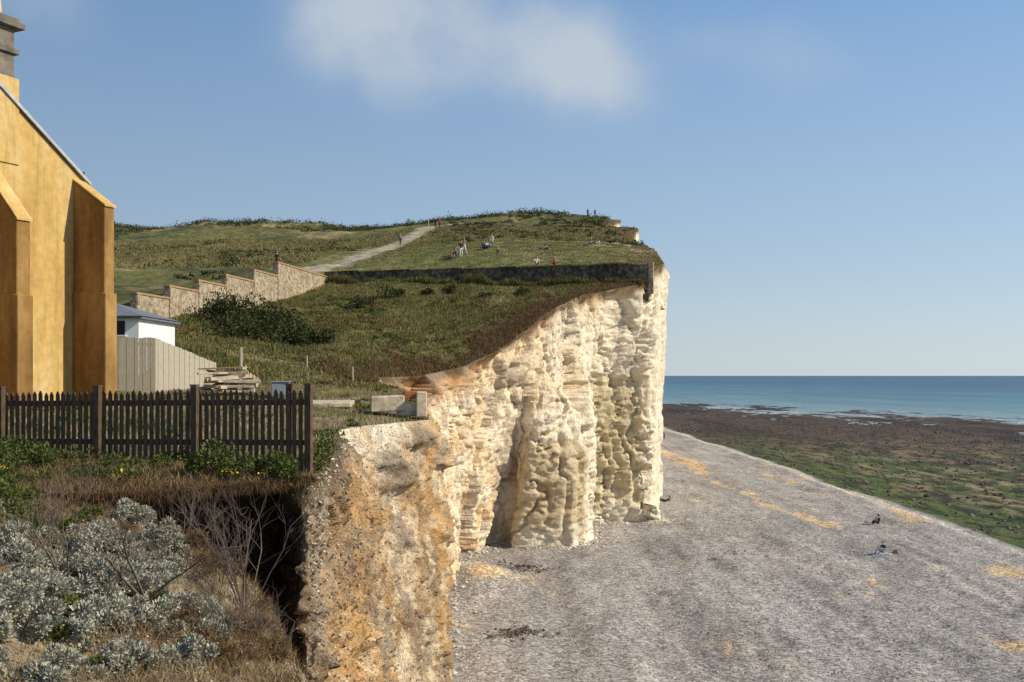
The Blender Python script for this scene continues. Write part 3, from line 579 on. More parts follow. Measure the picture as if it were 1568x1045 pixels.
def twigs(name,base,h,spread,n0,depth,r0,seed):
    rd=random.Random(seed); V=[];Fc=[]
    def tube(a,b,ra,rb):
        d=(b-a).normalized(); s1=d.orthogonal().normalized(); s2=d.cross(s1); n=len(V)
        for c,r in((a,ra),(b,rb)):
            for k in range(4):
                an=k*math.pi/2; V.append(c+(s1*math.cos(an)+s2*math.sin(an))*r)
        for k in range(4): Fc.append((n+k,n+(k+1)%4,n+4+(k+1)%4,n+4+k))
    def grow(p,d,l,r,lev):
        seg=4
        for i in range(seg):
            q=p+d*(l/seg); tube(p,q,r,r*.85); r*=.85; p=q
            d=(d+Vector((rd.gauss(0,.14),rd.gauss(0,.14),rd.gauss(.04,.08)))).normalized()
            if lev<depth and i>0:
                for _ in range(rd.choice((1,1,2))):
                    nd=(d+Vector((rd.gauss(0,.5),rd.gauss(0,.5),rd.gauss(.1,.3)))).normalized(); grow(p,nd,l*rd.uniform(.4,.65),r*.65,lev+1)
    for i in range(n0):
        d=Vector((rd.gauss(0,spread),rd.gauss(0,spread),1)).normalized(); grow(Vector(base)+Vector((rd.gauss(0,.03),rd.gauss(0,.03),0)),d,h*rd.uniform(.7,1.05),r0,0)
    return pyobj(name,V,Fc,M_twig)
b=FG(372,9.8,0,0)[0]; twigs('bare_shrub',(b[0],b[1],b[2]),1.05,.28,11,2,.009,1)
b=FG(215,8.0,0,0)[0]; twigs('bare_shrub',(b[0],b[1],b[2]+.05),.75,.55,3,2,.014,2)
b=FG(105,8.4,0,0)[0]; twigs('bare_shrub',(b[0],b[1],b[2]),.75,.25,3,2,.010,5)
for px,Y,h,sp,n0,sd_ in((330,9.4,.6,.5,7,6),(120,11.9,.55,.5,7,9),(240,9,.4,.7,9,10),(300,8.2,.4,.7,9,12),(390,9.3,.4,.7,9,13),(415,9.0,.4,.7,9,14),(350,8.2,.35,.7,9,15),(280,10.4,.5,.6,9,16),(400,8.4,.3,.8,9,17),(60,9.0,.5,.5,8,18),(180,9.4,.45,.6,8,19)):
    b=FG(px,Y,0,0)[0]; twigs('bare_shrub',b,h,sp,n0,2,.005,sd_)
b=FG(600,7.6,0,0)[0]; twigs('bare_shrub',b,1.0,.35,7,2,.006,8)
b=FG(520,8.0,0,0)[0]; twigs('bare_shrub',b,.9,.35,5,2,.006,21)
# ------------------------------------------------------------ fence
fe=empty('picket_fence',(-6,14.5,11.6))
A=Vector((-2.86,14.0,0)); Bq=Vector((-13.5,16.2,0)); dr=(Bq-A).normalized(); nr=Vector((dr.y,-dr.x,0)); 
if nr.y>0: nr=-nr
Lf=(Bq-A).length
pk=Multi(); s_=.12
while s_<Lf:
    p=A+dr*s_; g=float(hz(np.array([p.x]),np.array([p.y]))[0]); top=12.80-.01*s_+random.uniform(-.02,.015); b=g+.05
    w=.029; dd=.009; tl=random.uniform(-.010,.010); q=p; vs=[]
    for zz_,ww in((b,w),(top-.05,w),(top,.006)):
        for sg in((-1,-1),(1,-1),(1,1),(-1,1)): vs.append(q+dr*(sg[0]*ww+tl*(zz_-b))+nr*(sg[1]*dd)+Vector((0,0,zz_)))
    pk.add(vs,[(3,2,1,0),(0,1,5,4),(1,2,6,5),(2,3,7,6),(3,0,4,7),(4,5,9,8),(5,6,10,9),(6,7,11,10),(7,4,8,11),(8,9,10,11)])
    s_+=.096+random.uniform(-.006,.006)
pk.make('pickets',M_fence,fe)
rl=Multi()
for zc in(12.62,12.05): 
    c=A+dr*Lf/2+Vector((0,0,zc-.05))-nr*.035; rl.box(c,dr*Lf/2+Vector((0,0,-.05)),nr*.025,(0,0,.04))
rl.make('rails',M_fence,fe)
po=Multi()
for s_ in(0,.48,1.72,3.28,4.9,6.5,8.1,9.7):
    p=A+dr*s_-nr*(.0 if s_!=.48 else .5)+nr*.055*(s_!=0); g=float(hz(np.array([p.x]),np.array([p.y]))[0]); top=12.86-.01*s_
    po.box(p+Vector((0,0,(top+g-.3)/2)),dr*.045,nr*.045,(0,0,(top-g+.3)/2)); 
    po.add(boxv(p+Vector((0,0,top+.014)),dr*.052,nr*.052,(0,0,.012)),BF)
po.make('posts',M_fence,fe)
# ------------------------------------------------------------ yellow building
C0=Vector((-12.05,28,0)); th=math.radians(65); nb=Vector((math.sin(th),-math.cos(th),0)); ab=Vector((math.cos(th),math.sin(th),0))
def W(s_,o,z): return C0-ab*s_+nb*o+Vector((0,0,z))
bd=empty('yellow_rendered_house',(-13,27,11.5))
gab=[(0,11),(0,18.45),(3.0,20.6),(6,18.45),(6,11)]
v=[W(a,0,z) for a,z in gab]+[W(a,-9,z) for a,z in gab]
pyobj('walls',v,[(0,1,2,3,4),(9,8,7,6,5)]+[(i,(i+1)%5,(i+1)%5+5,i+5) for i in range(5)],M_yellow,bd)
rf=Multi()
for s0,s1 in((-.18,3.0),(6.18,3.0)):
    z0=18.45-.18*.716+.03; z1=20.63
    v=[W(s0,.06,z0),W(s1,.06,z1),W(s1,-9.1,z1),W(s0,-9.1,z0)]; v+= [q+Vector((0,0,.10)) for q in v]; rf.add(v,BF)
rf.make('slate_roof',M_slate,bd)
vg=Multi()
for s0,s1 in((-.2,2.98),(6.2,3.02)):
    z0=18.45-.2*.716+.03; z1=20.62
    v=[W(s0,.062,z0),W(s1,.062,z1),W(s1,.10,z1),W(s0,.10,z0)]; v+=[q+Vector((0,0,.10)) for q in v]; vg.add(v,BF)
vg.make('verge',M_lead,bd)
def buttress(name,s0,s1,d,zt1,zt0,zoff):
    m=Multi()
    v=[W(s0,-.05,11),W(s1,-.05,11),W(s1,-.05,zt1),W(s0,-.05,zt1),W(s0,d,11),W(s1,d,11),W(s1,d,zt0),W(s0,d,zt0)]
    FB=[(0,1,2,3),(4,7,6,5),(0,4,5,1),(1,5,6,2),(2,6,7,3),(3,7,4,0)]
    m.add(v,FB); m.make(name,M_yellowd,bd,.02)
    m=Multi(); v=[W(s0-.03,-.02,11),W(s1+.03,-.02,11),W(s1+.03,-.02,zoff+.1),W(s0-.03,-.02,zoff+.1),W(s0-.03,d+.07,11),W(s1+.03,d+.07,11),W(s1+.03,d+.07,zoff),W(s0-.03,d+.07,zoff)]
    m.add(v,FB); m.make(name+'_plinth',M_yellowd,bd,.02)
    m=Multi(); e=.025; v=[W(s0-e,.0,zt1+.0),W(s1+e,.0,zt1+.0),W(s1+e,d+.04,zt0-.0),W(s0-e,d+.04,zt0-.0)]; v+=[q+Vector((0,0,.05)) for q in v]; m.add(v,BF); m.make(name+'_cap',M_yellow,bd)
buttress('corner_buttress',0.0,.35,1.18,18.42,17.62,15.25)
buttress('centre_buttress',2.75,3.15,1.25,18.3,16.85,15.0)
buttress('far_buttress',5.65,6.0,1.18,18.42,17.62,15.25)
def bb(name,s0,s1,o0,o1,z0,z1,mat,bev=.01):
    m=Multi(); v=[W(s0,o0,z0),W(s1,o0,z0),W(s1,o1,z0),W(s0,o1,z0)]; v+=[q+Vector((0,0,z1-z0)) for q in v]; m.add(v,BF); return m.make(name,mat,bd,bev)
bb('chimney_breast',2.1,3.9,-.8,.04,18.5,20.75,M_yellow)
bb('chimney_stack',2.2,3.8,-.72,-.03,20.75,22.05,M_brick)
bb('chimney_string_course',2.1,3.9,-.8,.05,21.38,21.52,M_brick); bb('chimney_cap',2.0,4.0,-.9,.14,22.05,22.2,M_brick); bb('chimney_cap_top',2.1,3.9,-.82,.06,22.2,22.32,M_brick)
def cyl(name,c,r0,r1,z0,z1,mat,parent,n=14):
    v=[]
    for k in range(n):
        a=2*math.pi*k/n; v.append((c[0]+r0*math.cos(a),c[1]+r0*math.sin(a),z0))
    for k in range(n):
        a=2*math.pi*k/n; v.append((c[0]+r1*math.cos(a),c[1]+r1*math.sin(a),z1))
    f=[(k,(k+1)%n,n+(k+1)%n,n+k) for k in range(n)]+[tuple(range(n))[::-1],tuple(range(n,2*n))]
    return pyobj(name,v,f,mat,parent)
for s_ in(2.5,3.0,3.5): p=W(s_,-.38,0); cyl('chimney_pot',p,.17,.13,22.32,22.95,M_pot,bd); cyl('chimney_pot_rim',p,.16,.16,22.96,23.03,M_pot,bd)
p=W(-.12,-.15,0); cyl('soil_pipe',p,.045,.045,14,18.75,M_metal,bd,10)
# ------------------------------------------------------------ white hut, board fence, log pile
hu=empty('white_hut',(-17.5,42,14))
hx0,hx1,hy0,hy1=-21.5,-15.75,42,46.5
pyobj('walls',boxv(((hx0+hx1)/2,(hy0+hy1)/2,14.0),((hx1-hx0)/2,0,0),(0,(hy1-hy0)/2,0),(0,0,1.5)),BF,M_white,hu)
e=.25; zr=15.5; v=[(hx0-e,hy0-e,zr),(hx1+e,hy0-e,zr),(hx1+e,hy1+e,zr),(hx0-e,hy1+e,zr),(hx0+2.0,(hy0+hy1)/2,zr+.75),(hx1-2.0,(hy0+hy1)/2,zr+.75)]
pyobj('slate_roof',v,[(3,2,1,0),(0,1,5,4),(1,2,5),(2,3,4,5),(3,0,4)],M_slate,hu)
pyobj('fascia',boxv(((hx0+hx1)/2,(hy0+hy1)/2,zr-.06),((hx1-hx0)/2+.2,0,0),(0,(hy1-hy0)/2+.2,0),(0,0,.05)),BF,M_slate,hu)
pyobj('window',boxv((-16.55,hy0-.01,15.0),(.22,0,0),(0,.02,0),(0,0,.3)),BF,M_glass,hu); pyobj('window_sill',boxv((-16.55,hy0-.02,14.67),(.28,0,0),(0,.04,0),(0,0,.03)),BF,M_white,hu)
bf=empty('board_fence',(-13,35,13)); bm_=Multi()
def boards(p0,p1,z0,z1,n):
    p0=Vector(p0);p1=Vector(p1);d=(p1-p0)/n; nn_=Vector((d.y,-d.x,0)).normalized()
    for i in range(n):
        c=p0+d*(i+.5)+nn_*(.008*(i%2)); zt_=z0+(z1-z0)*(i/n)+random.uniform(-.015,.015); bm_.box((c.x,c.y,(zt_+12)/2),d*.47,nn_*.01,(0,0,(zt_-12)/2))
boards((-15.5,34.5,0),(-12.55,35,0),14.32,14.32,22); boards((-12.55,35,0),(-11.3,38,0),14.30,13.45,24)
bm_.make('boards',M_pale,bf)
r_=Multi(); r_.box((-14.0,34.9,14.1),(1.5,.25,0),(0,.03,0),(0,0,.05)); r_.make('rail',M_pale,bf)
lp=empty('timber_pile',(-9.5,33,12.4)); m=Multi()
for i in range(40):
    lay=i//8; c=Vector((-9.3+rng.uniform(-.6,.6)*(1-lay*.12),33.0+rng.uniform(-.6,.6)*(1-lay*.12),12.45+lay*.15+rng.uniform(0,.06))); a=rng.uniform(-.35,.35)+(.9 if i%5==0 else 0); tl=rng.uniform(-.10,.10)+(.35 if i%9==0 else 0)
    d=Vector((math.cos(a),math.sin(a),tl)).normalized()*rng.uniform(.4,.8); sd=d.cross(Vector((0,0,1))).normalized()*rng.uniform(.05,.12); u_=sd.cross(d).normalized()*rng.uniform(.025,.06); m.box(c,d,sd,u_)
m.make('planks',M_wood,lp,.006)
m=Multi(); m.box((-9.6,33.1,13.24),(.7,.1,.03),(0,.35,0),(0,0,.02)); m.make('sheet',M_coping,lp)
cb=empty('storage_crate',(-7.6,32.5,12.3)); pyobj('body',boxv((-7.55,32.5,12.55),(.28,.05,0),(-.04,.25,0),(0,0,.22)),BF,M_bluebox,cb,.02); pyobj('lid',boxv((-7.55,32.5,12.79),(.31,.05,0),(-.04,.28,0),(0,0,.02)),BF,M_bluebox,cb,.008)
def post(px,Y,h,r=.07):
    X_=(px-784)/F*Y; g=float(hz(np.array([X_]),np.array([Y]))[0]); return cyl('timber_post',(X_,Y),r,r*.8,g-.2,g+h,M_pale,None,8)
post(369,44,1.7,.085); post(376,46,.8,.06); post(540,50,.7,.05); post(470,52,.7,.05); post(360,40,.8,.05); post(656,166,1.3,.08)
ru=empty('ruined_concrete_foundation',(-3.3,28.6,12)); 
pyobj('slab',boxv((-3.55,28.3,12.20),(.46,.12,.02),(-.06,.35,0),(0,0,.22)),BF,M_conc,ru,.03)
pyobj('upstand',boxv((-2.56,28.2,12.18),(.15,.03,0),(-.03,.30,0),(0,0,.36)),BF,M_conc,ru,.03)
pyobj('brick_course',boxv((-2.93,28.6,12.44),(.19,.03,0),(-.03,.14,0),(0,0,.11)),BF,M_redb,ru,.015)
pyobj('footing',boxv((-3.0,28.4,12.02),(.30,.03,0),(-.03,.25,0),(0,0,.18)),BF,M_conc,ru,.03)
pyobj('concrete_path',boxv((-5.6,30.2,12.14),(.75,.15,0),(-.2,1.6,0),(0,0,.07)),BF,M_conc,ru,.02)
# ------------------------------------------------------------ walls
sw=empty('stepped_flint_wall',(-20,75,18)); body=Multi(); cop=Multi()
Yb=[60,64,68.1,72.4,77.4,82.3,94.6]; Zt=[17.9,18.7,19.45,20.25,21.15,22.3]
dv=Vector((.1457,1,0)).normalized(); pv=Vector((dv.y,-dv.x,0))
for i in range(6):
    y0,y1=Yb[i],Yb[i+1]; p0=Vector((-22.8+(y0-60)*.1457,y0,0)); p1=Vector((-22.8+(y1-60)*.1457,y1,0)); c=(p0+p1)/2; hl=(p1-p0).length/2-.002; zt_=Zt[i]; zb=zt_-3
    body.box(c+Vector((0,0,(zt_+zb)/2)),dv*hl,pv*.17,(0,0,(zt_-zb)/2)); cop.box(c+Vector((0,0,zt_+.06)),dv*(hl+.05),pv*.23,(0,0,.057))
    body.box(p0+dv*.2+Vector((0,0,(zt_+zb)/2-.02)),dv*.18,pv*.24,(0,0,(zt_-zb)/2))
body.make('walling',M_flint,sw); cop.make('coping',M_coping,sw)
tw=empty('terrace_wall',(-3,91,21)); a_=Vector((-17.8,95.02,0)); b_=Vector((12.1,88.02,0)); d=(b_-a_).normalized(); p=Vector((-d.y,d.x,0)); m=Multi(); m2=Multi(); L_=(b_-a_).length; nseg=18
for i in range(nseg):
    c=a_+d*(L_*(i+.5)/nseg); z=22.78+.05*math.sin(i*2.1); m.box(c+Vector((0,0,z-1.6)),d*(L_/nseg/2-.001),p*.2,(0,0,1.6)); m2.box(c+Vector((0,0,z+.04)),d*(L_/nseg/2+.0),p*.25,(0,0,.038))
m.make('walling',M_dflint,tw); m2.make('coping',M_dflint,tw)
pyobj('end_pier',boxv(b_+d*.2+Vector((0,0,21.6)),d*.22,p*.26,(0,0,1.4)),BF,M_flint,tw,.03)
# ------------------------------------------------------------ people
MC={}
def cm(c):
    c=tuple(c)
    if c not in MC: MC[c]=simple('cloth_%d'%len(MC),c,.85,.12,20,.1)
    return MC[c]
M_skin=simple('skin',(.50,.31,.22),.6,.08,10,.05); 
def person(px,py,Y,pose,face,top,bot,hair=(.03,.02,.012),scale=1,fn=hz,z=None,shoe=(.03,.03,.03)):
    J={};R={}
    def j(n,x,y,zz,r): J[n]=Vector((x,y,zz)); R[n]=r
    if pose in('stand','walk'):
        st=.24 if pose=='walk' else .03
        j('pel',0,0,.95,.135);j('spi',0,0,1.12,.115);j('che',0,.0,1.33,.135);j('nek',0,0,1.47,.055);j('hb',0,.015,1.55,.05)
        for sx_,n_ in((-1,'L'),(1,'R')):
            q=sx_*st
            j('sho'+n_,sx_*.17,0,1.41,.06);j('elb'+n_,sx_*.235,-.02-q*.4,1.13,.042);j('wri'+n_,sx_*.235,.08-q*.9,.90,.028);j('han'+n_,sx_*.232,.10-q*1.0,.84,.03)
            j('hip'+n_,sx_*.09,.0,.88,.095);j('kne'+n_,sx_*.10,.03+q*.6,.49,.06);j('ank'+n_,sx_*.10,-.02+q*1.1,.08,.038);j('toe'+n_,sx_*.11,.15+q*1.1,.035,.035)
        head=Vector((0,.02,1.62)); 
    elif pose=='sit':
        j('pel',0,0,.13,.14);j('spi',0,-.05,.30,.115);j('che',0,-.06,.50,.13);j('nek',0,-.03,.65,.055);j('hb',0,0,.72,.05)
        for sx_,n_ in((-1,'L'),(1,'R')):
            j('sho'+n_,sx_*.17,-.05,.58,.06);j('elb'+n_,sx_*.24,.08,.38,.042);j('wri'+n_,sx_*.16,.29,.40,.028);j('han'+n_,sx_*.14,.35,.42,.03)
            j('hip'+n_,sx_*.09,.04,.12,.095);j('kne'+n_,sx_*.15,.38,.40,.06);j('ank'+n_,sx_*.14,.60,.08,.038);j('toe'+n_,sx_*.15,.76,.04,.035)
        head=Vector((0,.02,.80))
    else:
        j('pel',0,0,.12,.13);j('spi',0,-.18,.17,.11);j('che',0,-.36,.28,.13);j('nek',0,-.46,.38,.055);j('hb',0,-.49,.45,.05)
        for sx_,n_ in((-1,'L'),(1,'R')):
            j('sho'+n_,sx_*.17,-.42,.32,.06);j('elb'+n_,sx_*.26,-.50,.06,.042);j('wri'+n_,sx_*.24,-.26,.035,.028);j('han'+n_,sx_*.24,-.20,.035,.026)
            j('hip'+n_,sx_*.09,.06,.11,.09);j('kne'+n_,sx_*.12,.45,.16 if sx_<0 else .34,.06);j('ank'+n_,sx_*.12,.85 if sx_<0 else .65,.06,.038);j('toe'+n_,sx_*.14,.93 if sx_<0 else .8,.12 if sx_<0 else .04,.035)
        head=Vector((0,-.50,.54))
    E=[('pel','spi'),('spi','che'),('che','nek'),('nek','hb')]
    for n_ in'LR': E+=[('che','sho'+n_),('sho'+n_,'elb'+n_),('elb'+n_,'wri'+n_),('wri'+n_,'han'+n_),('pel','hip'+n_),('hip'+n_,'kne'+n_),('kne'+n_,'ank'+n_),('ank'+n_,'toe'+n_)]
    for n_,sx_ in(('L',-1),('R',1)):
        dh=(J['han'+n_]-J['wri'+n_]).normalized(); sd=Vector((0,1,0)) if abs(dh.z)>.6 else Vector((1,0,0)); 
        for i,(o,l) in enumerate(((-.026,.055),(-.009,.068),(.009,.073),(.026,.065))):
            b=J['han'+n_]+sd*o+dh*.03; t1=b+dh*l*.6; t2=t1+(dh+Vector((-sx_*.4,0,0))).normalized()*l*.4
            j('f%d'%i+n_,*b,.0095);j('g%d'%i+n_,*t1,.009);j('h%d'%i+n_,*t2,.008); E+=[('han'+n_,'f%d'%i+n_),('f%d'%i+n_,'g%d'%i+n_),('g%d'%i+n_,'h%d'%i+n_)]
        b=J['wri'+n_]+dh*.03+sd*.035; j('tb'+n_,*b,.011); j('tt'+n_,*(b+dh*.04+sd*.02),.009); E+=[('wri'+n_,'tb'+n_),('tb'+n_,'tt'+n_)]
    names=list(J); me=bpy.data.meshes.new('sk'); me.from_pydata([J[n_] for n_ in names],[(names.index(a),names.index(b)) for a,b in E],[])
    o=bpy.data.objects.new('sk',me); sc.collection.objects.link(o)
    md=o.modifiers.new('s','SKIN'); 
    for i,n_ in enumerate(names): me.skin_vertices[0].data[i].radius=(R[n_],R[n_]*(.75 if n_ in('spi','che','pel') else 1))
    me.skin_vertices[0].data[0].use_root=True
    md2=o.modifiers.new('ss','SUBSURF'); md2.levels=1; md2.render_levels=1
    dg=bpy.context.evaluated_depsgraph_get(); nm=bpy.data.meshes.new_from_object(o.evaluated_get(dg)); bpy.data.objects.remove(o)
    nm.name='person'
    mats=[cm(top),cm(bot),M_skin,cm(hair),cm(shoe)]; nm.materials.clear()
    for m_ in mats: nm.materials.append(m_)
    def mi(a,b):
        s_=a[:3]
        if a[0] in'fghtw' and a[:3]!='hip' or b[:3]=='han' : return 2
        if a=='nek': return 2
        if a in('pel','che','spi'): return 1 if b[:3]=='hip' else 0
        if s_ in('sho',): return 0
        if s_=='elb': return 2
        if s_ in('hip','kne'): return 1
        if s_=='ank': return 4
        return 2
    segs=[(J[a],J[b],mi(a,b)) for a,b in E]
    for pl in nm.polygons:
        c=pl.center; best=9
        for a,b,k in segs:
            d_=b-a; tt=max(0,min(1,(c-a).dot(d_)/d_.length_squared)); q=(c-a-d_*tt).length
            if q<best: best=q; kk_=k
        pl.material_index=kk_; pl.use_smooth=True
    bm=bmesh.new(); bm.from_mesh(nm)
    r=bmesh.ops.create_uvsphere(bm,u_segments=16,v_segments=12,radius=1)
    hs=set()
    for v_ in r['verts']:
        x_,y_,z_=v_.co; w=1-.22*max(0,-z_)
        p_=Vector((x_*.075*w,y_*.095,z_*.118))
        if y_>.8 and abs(x_)<.3 and -.35<z_<.1: p_.y+=.022
        if abs(x_)>.92 and abs(z_)<.3: p_.x*=1.15
        if y_>.7 and .05<z_<.3 and .25<abs(x_)<.6: p_.y-=.008
        v_.co=p_+head; hs.add(v_)
    for f_ in bm.faces:
        if all(v_ in hs for v_ in f_.verts): f_.material_index=2; f_.smooth=True
    for ex_ in(-.03,.03):
        r=bmesh.ops.create_icosphere(bm,subdivisions=1,radius=.011,matrix=Matrix.Translation(head+Vector((ex_,.082,.01))))
        for v_ in r['verts']:
            for f_ in v_.link_faces: f_.material_index=3
    r=bmesh.ops.create_uvsphere(bm,u_segments=16,v_segments=12,radius=1); hv=set(r['verts']); kill=[]
    for v_ in list(hv):
        x_,y_,z_=v_.co
        v_.co=Vector((x_*.086,y_*.106-.012,z_*.128+.008))+head
        if z_<-.45 or (y_>.35 and z_<.45): kill.append(v_)
    for f_ in bm.faces:
        if all(v_ in hv for v_ in f_.verts): f_.material_index=3; f_.smooth=True
    bmesh.ops.delete(bm,geom=kill,context='VERTS'); bm.to_mesh(nm); bm.free()
    X_=(px-784)/F*Y; g=float(fn(np.array([X_]),np.array([Y]))[0]) if z is None else z
    ob=bpy.data.objects.new('person',nm); sc.collection.objects.link(ob); ob.location=(X_,Y,g); ob.rotation_euler=(0,0,math.radians(face)); ob.scale=(scale,)*3
    return ob
wh=(.7,.68,.64); bk=(.02,.02,.025); nv=(.03,.05,.12); rd_=(.35,.05,.04); tn=(.4,.3,.2); gy=(.2,.2,.2)
person(706,0,101,'stand',200,bk,wh); person(711,0,102,'walk',120,tn,wh,(.12,.06,.03)); person(692,0,101,'sit',200,rd_,tn); person(698,0,101.5,'sit',150,gy,nv)
person(753,0,106,'walk',160,wh,gy); person(741,0,105,'sit',180,nv,bk); person(745,0,105.6,'sit',210,wh,nv); person(762,0,101.5,'stand',180,tn,bk,scale=.62)
person(667,0,158,'stand',170,bk,nv); person(673,0,159,'walk',200,rd_,nv); person(613,0,138,'walk',200,gy,bk)
person(424,0,91.5,'walk',240,bk,bk); person(833,0,111,'recline',90,bk,nv); person(841,0,112,'sit',120,bk,tn); person(905,0,119,'sit',150,rd_,gy); person(912,0,121,'recline',100,wh,nv)
person(822,0,94.2,'sit',190,wh,tn); person(849,0,94.0,'sit',170,tn,rd_); person(900,0,198,'stand',180,bk,nv); person(911,0,198,'stand',150,nv,bk)
person(1352,0,72.5,'sit',120,nv,gy,(.25,.06,.03),fn=bz); person(1345,0,88.2,'sit',60,bk,bk,fn=bz); person(1333,0,88,'recline',100,bk,gy,fn=bz); person(1012,0,205,'walk',200,(.05,.3,.3),nv,fn=bz); person(1017,0,200,'stand',180,rd_,nv,fn=bz,scale=.9)
person(1018,0,104,'recline',60,bk,bk,fn=bz)
X_=(1357-784)/F*72; g=float(bz(np.array([X_]),np.array([72.]))[0])
nxx=9; xx=X_-.95+np.arange(nxx)*.2; v=[]
for i in range(nxx):
    for k in range(5): v.append((xx[i],71.7+k*.28,float(bz(np.array([xx[i]]),np.array([71.7+k*.28]))[0])+.03))
pyobj('beach_towel',v,[(i*5+k,(i+1)*5+k,(i+1)*5+k+1,i*5+k+1) for i in range(nxx-1) for k in range(4)],cm((.36,.42,.48)))
bg=empty('beach_bag',(X_+.7,72.1,g+.1))
v=boxv((X_+.7,72.1,g+.20),(.18,0,0),(0,.12,0),(0,0,.14)); v[4:]=[q+Vector(((X_+.7-q.x)*.35,(72.1-q.y)*.5,0)) for q in v[4:]]; pyobj('bag_body',v,BF,cm((.18,.07,.06)),bg,.03)
x=rng.uniform(-4,38,30000);y=rng.uniform(30,95,30000)**1.0; rocks('beach_pebbles',on(bz,x,y),rng.uniform(.02,.075,len(x)),M_peb)
k=rng.uniform(8,23.2,1500); ar=np.arange(len(K)); x=np.interp(k,ar,Bk[:,0])+np.abs(rng.normal(0,.9,1500)); y=np.interp(k,ar,Bk[:,1])-np.abs(rng.normal(0,.8,1500)); rocks('fallen_chalk',on(bz,x,y),rng.uniform(.04,.24,1500)*rng.uniform(.3,1,1500),M_cb)
x=np.r_[rng.normal(.6,1.0,160),rng.normal(.3,.9,160),rng.normal(16.5,.7,25)];y=np.r_[rng.normal(67,1.2,160),rng.normal(50.5,.6,160),rng.normal(72,.5,25)]
t=NT('dark_flints',.8); t.color(t.ramp(t.island(),[(0,(.04,.03,.025)),(1,(.17,.14,.11))])); rocks('dark_rocks',on(bz,x,y),rng.uniform(.05,.16,345),t.m)
x=rng.uniform(40,120,5000); y=rng.uniform(70,300,5000); rocks('reef_rocks',on(bz,x,y),rng.uniform(.1,.4,5000),t.m)
# ------------------------------------------------------------ world, sun, camera
el=math.radians(37); sd=Vector((1,-.19,0)).normalized()*math.cos(el)+Vector((0,0,math.sin(el)))
w=bpy.data.worlds.new('World'); sc.world=w; w.use_nodes=True; nt=w.node_tree; bg_=nt.nodes['Background']
sk=nt.nodes.new('ShaderNodeTexSky'); sk.sky_type='NISHITA'; sk.sun_disc=False; sk.sun_elevation=el; sk.sun_rotation=math.atan2(sd.x,sd.y); sk.air_density=1.0; sk.dust_density=.6; sk.ozone_density=2.0
tc=nt.nodes.new('ShaderNodeTexCoord'); sx_=nt.nodes.new('ShaderNodeSeparateXYZ'); nt.links.new(tc.outputs['Generated'],sx_.inputs[0])
def wm(op,a,b=0,c=None,clamp=False):
    x=nt.nodes.new('ShaderNodeMath'); x.operation=op; x.use_clamp=clamp
    for i,v_ in enumerate((a,b,c)):
        if v_ is None: continue
        if isinstance(v_,(int,float)): x.inputs[i].default_value=v_
        else: nt.links.new(v_,x.inputs[i])
    return x.outputs[0]
def wmix(f,a,b):
    mx=nt.nodes.new('ShaderNodeMix'); mx.data_type='RGBA'
    for s_,v_ in((0,f),(6,a),(7,b)):
        if isinstance(v_,tuple): mx.inputs[s_].default_value=(*v_,1)
        elif isinstance(v_,(int,float)): mx.inputs[s_].default_value=v_
        else: nt.links.new(v_,mx.inputs[s_])
    return mx.outputs[2]
SS=.11
elv=wm('MAXIMUM',sx_.outputs[2],0)
gr=nt.nodes.new('ShaderNodeValToRGB'); e=gr.color_ramp.elements
for _ in range(3): e.new(.5)
for i,(p_,c_) in enumerate(((0,(.55,.635,.68)),(.05,(.48,.59,.68)),(.14,(.37,.51,.67)),(.36,(.20,.37,.64)),(1,(.06,.17,.40)))): e[i].position=p_; e[i].color=(*[q/SS*.1 for q in c_],1)
nt.links.new(elv,gr.inputs[0])
sc10=nt.nodes.new('ShaderNodeVectorMath'); sc10.operation='SCALE'; nt.links.new(gr.outputs[0],sc10.inputs[0])
nt.links.new(wm('ADD',wm('MULTIPLY',sx_.outputs[0],3.6),9.9),sc10.inputs['Scale'])
sky=wmix(.82,sk.outputs[0],sc10.outputs[0])
yy=wm('MAXIMUM',sx_.outputs[1],.05); U=wm('DIVIDE',sx_.outputs[0],yy); V_=wm('DIVIDE',sx_.outputs[2],yy)
def wnoise(sc_,det,rough):
    cn=nt.nodes.new('ShaderNodeTexNoise'); cn.inputs['Scale'].default_value=sc_; cn.inputs['Detail'].default_value=det; cn.inputs['Roughness'].default_value=rough; nt.links.new(tc.outputs['Generated'],cn.inputs['Vector']); return cn
cn=wnoise(9,6,.55); wn=wnoise(5,3,.5); sw_=nt.nodes.new('ShaderNodeSeparateColor'); nt.links.new(wn.outputs['Color'],sw_.inputs[0])
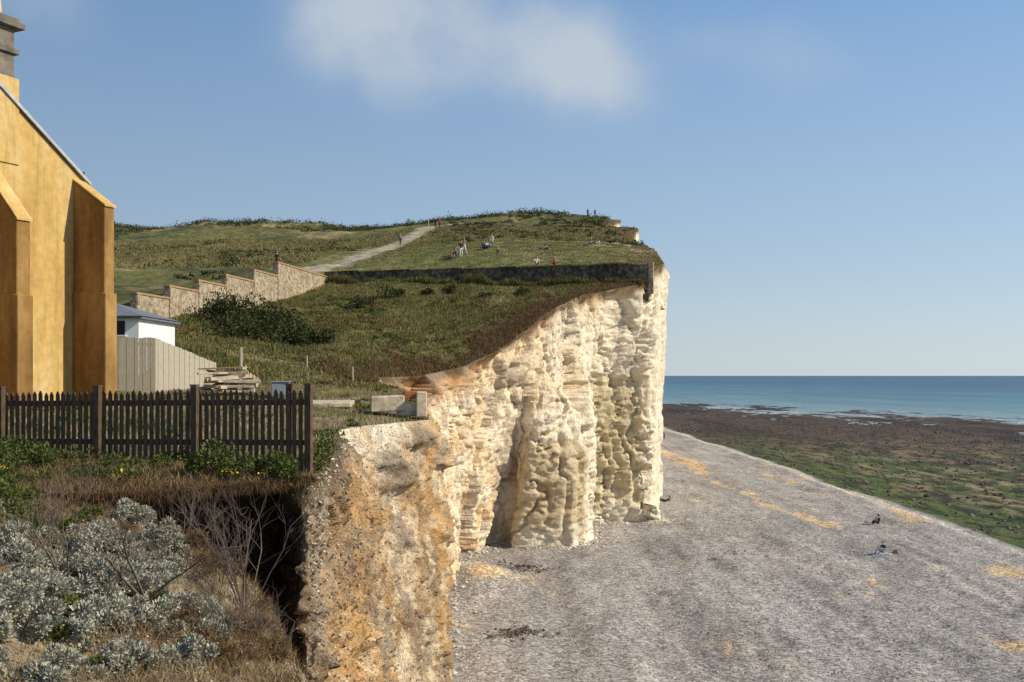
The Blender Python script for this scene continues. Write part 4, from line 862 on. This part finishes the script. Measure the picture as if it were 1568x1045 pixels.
U=wm('ADD',U,wm('MULTIPLY',wm('SUBTRACT',sw_.outputs[0],.5),.12)); V_=wm('ADD',V_,wm('MULTIPLY',wm('SUBTRACT',sw_.outputs[1],.5),.09))
tot=None
for u0,v0,a,b,k in((-.135,.365,.095,.07,1.0),(-.11,.315,.07,.045,.6),(-.19,.36,.05,.05,.3),(.05,.335,.065,.055,.75),(.035,.29,.07,.035,.5),(.09,.285,.06,.035,.55),(.235,.335,.09,.03,.35),(-.49,.38,.07,.04,.45),(.30,.31,.1,.03,.2),(-.03,.35,.04,.05,.25)):
    du=wm('DIVIDE',wm('SUBTRACT',U,u0),a); dv_=wm('DIVIDE',wm('SUBTRACT',V_,v0),b)
    r2=wm('ADD',wm('MULTIPLY',du,du),wm('MULTIPLY',dv_,dv_)); q=wm('MULTIPLY',wm('EXPONENT',wm('MULTIPLY',r2,-1.0)),k)
    tot=q if tot is None else wm('ADD',tot,q)
cl=wm('MULTIPLY',tot,wm('ADD',wm('MULTIPLY',cn.outputs[0],1.8),.05))
mr=nt.nodes.new('ShaderNodeMapRange'); mr.interpolation_type='SMOOTHSTEP'; mr.inputs[1].default_value=.0; mr.inputs[2].default_value=1.2; mr.inputs[4].default_value=.78; nt.links.new(cl,mr.inputs[0])
gt=wm('GREATER_THAN',sx_.outputs[1],.06)
out=wmix(wm('MULTIPLY',mr.outputs[0],gt),sky,(.58/SS,.63/SS,.68/SS))
nt.links.new(out,bg_.inputs[0]); bg_.inputs[1].default_value=SS
sl=bpy.data.lights.new('sun','SUN'); sl.energy=4.9; sl.angle=math.radians(.5); sl.color=(1,.90,.74); so=bpy.data.objects.new('sun',sl); sc.collection.objects.link(so); so.rotation_euler=(-sd).to_track_quat('-Z','Y').to_euler()
cam=bpy.data.cameras.new('camera'); co=bpy.data.objects.new('camera',cam); sc.collection.objects.link(co); co.location=(0,0,CZ); co.rotation_euler=(math.radians(90),0,0)
cam.lens=35; cam.sensor_width=36; cam.shift_y=52.5/1568; cam.clip_start=.1; cam.clip_end=40000; sc.camera=co
sc.view_settings.view_transform='Standard'; sc.view_settings.look='None'; sc.view_settings.exposure=0
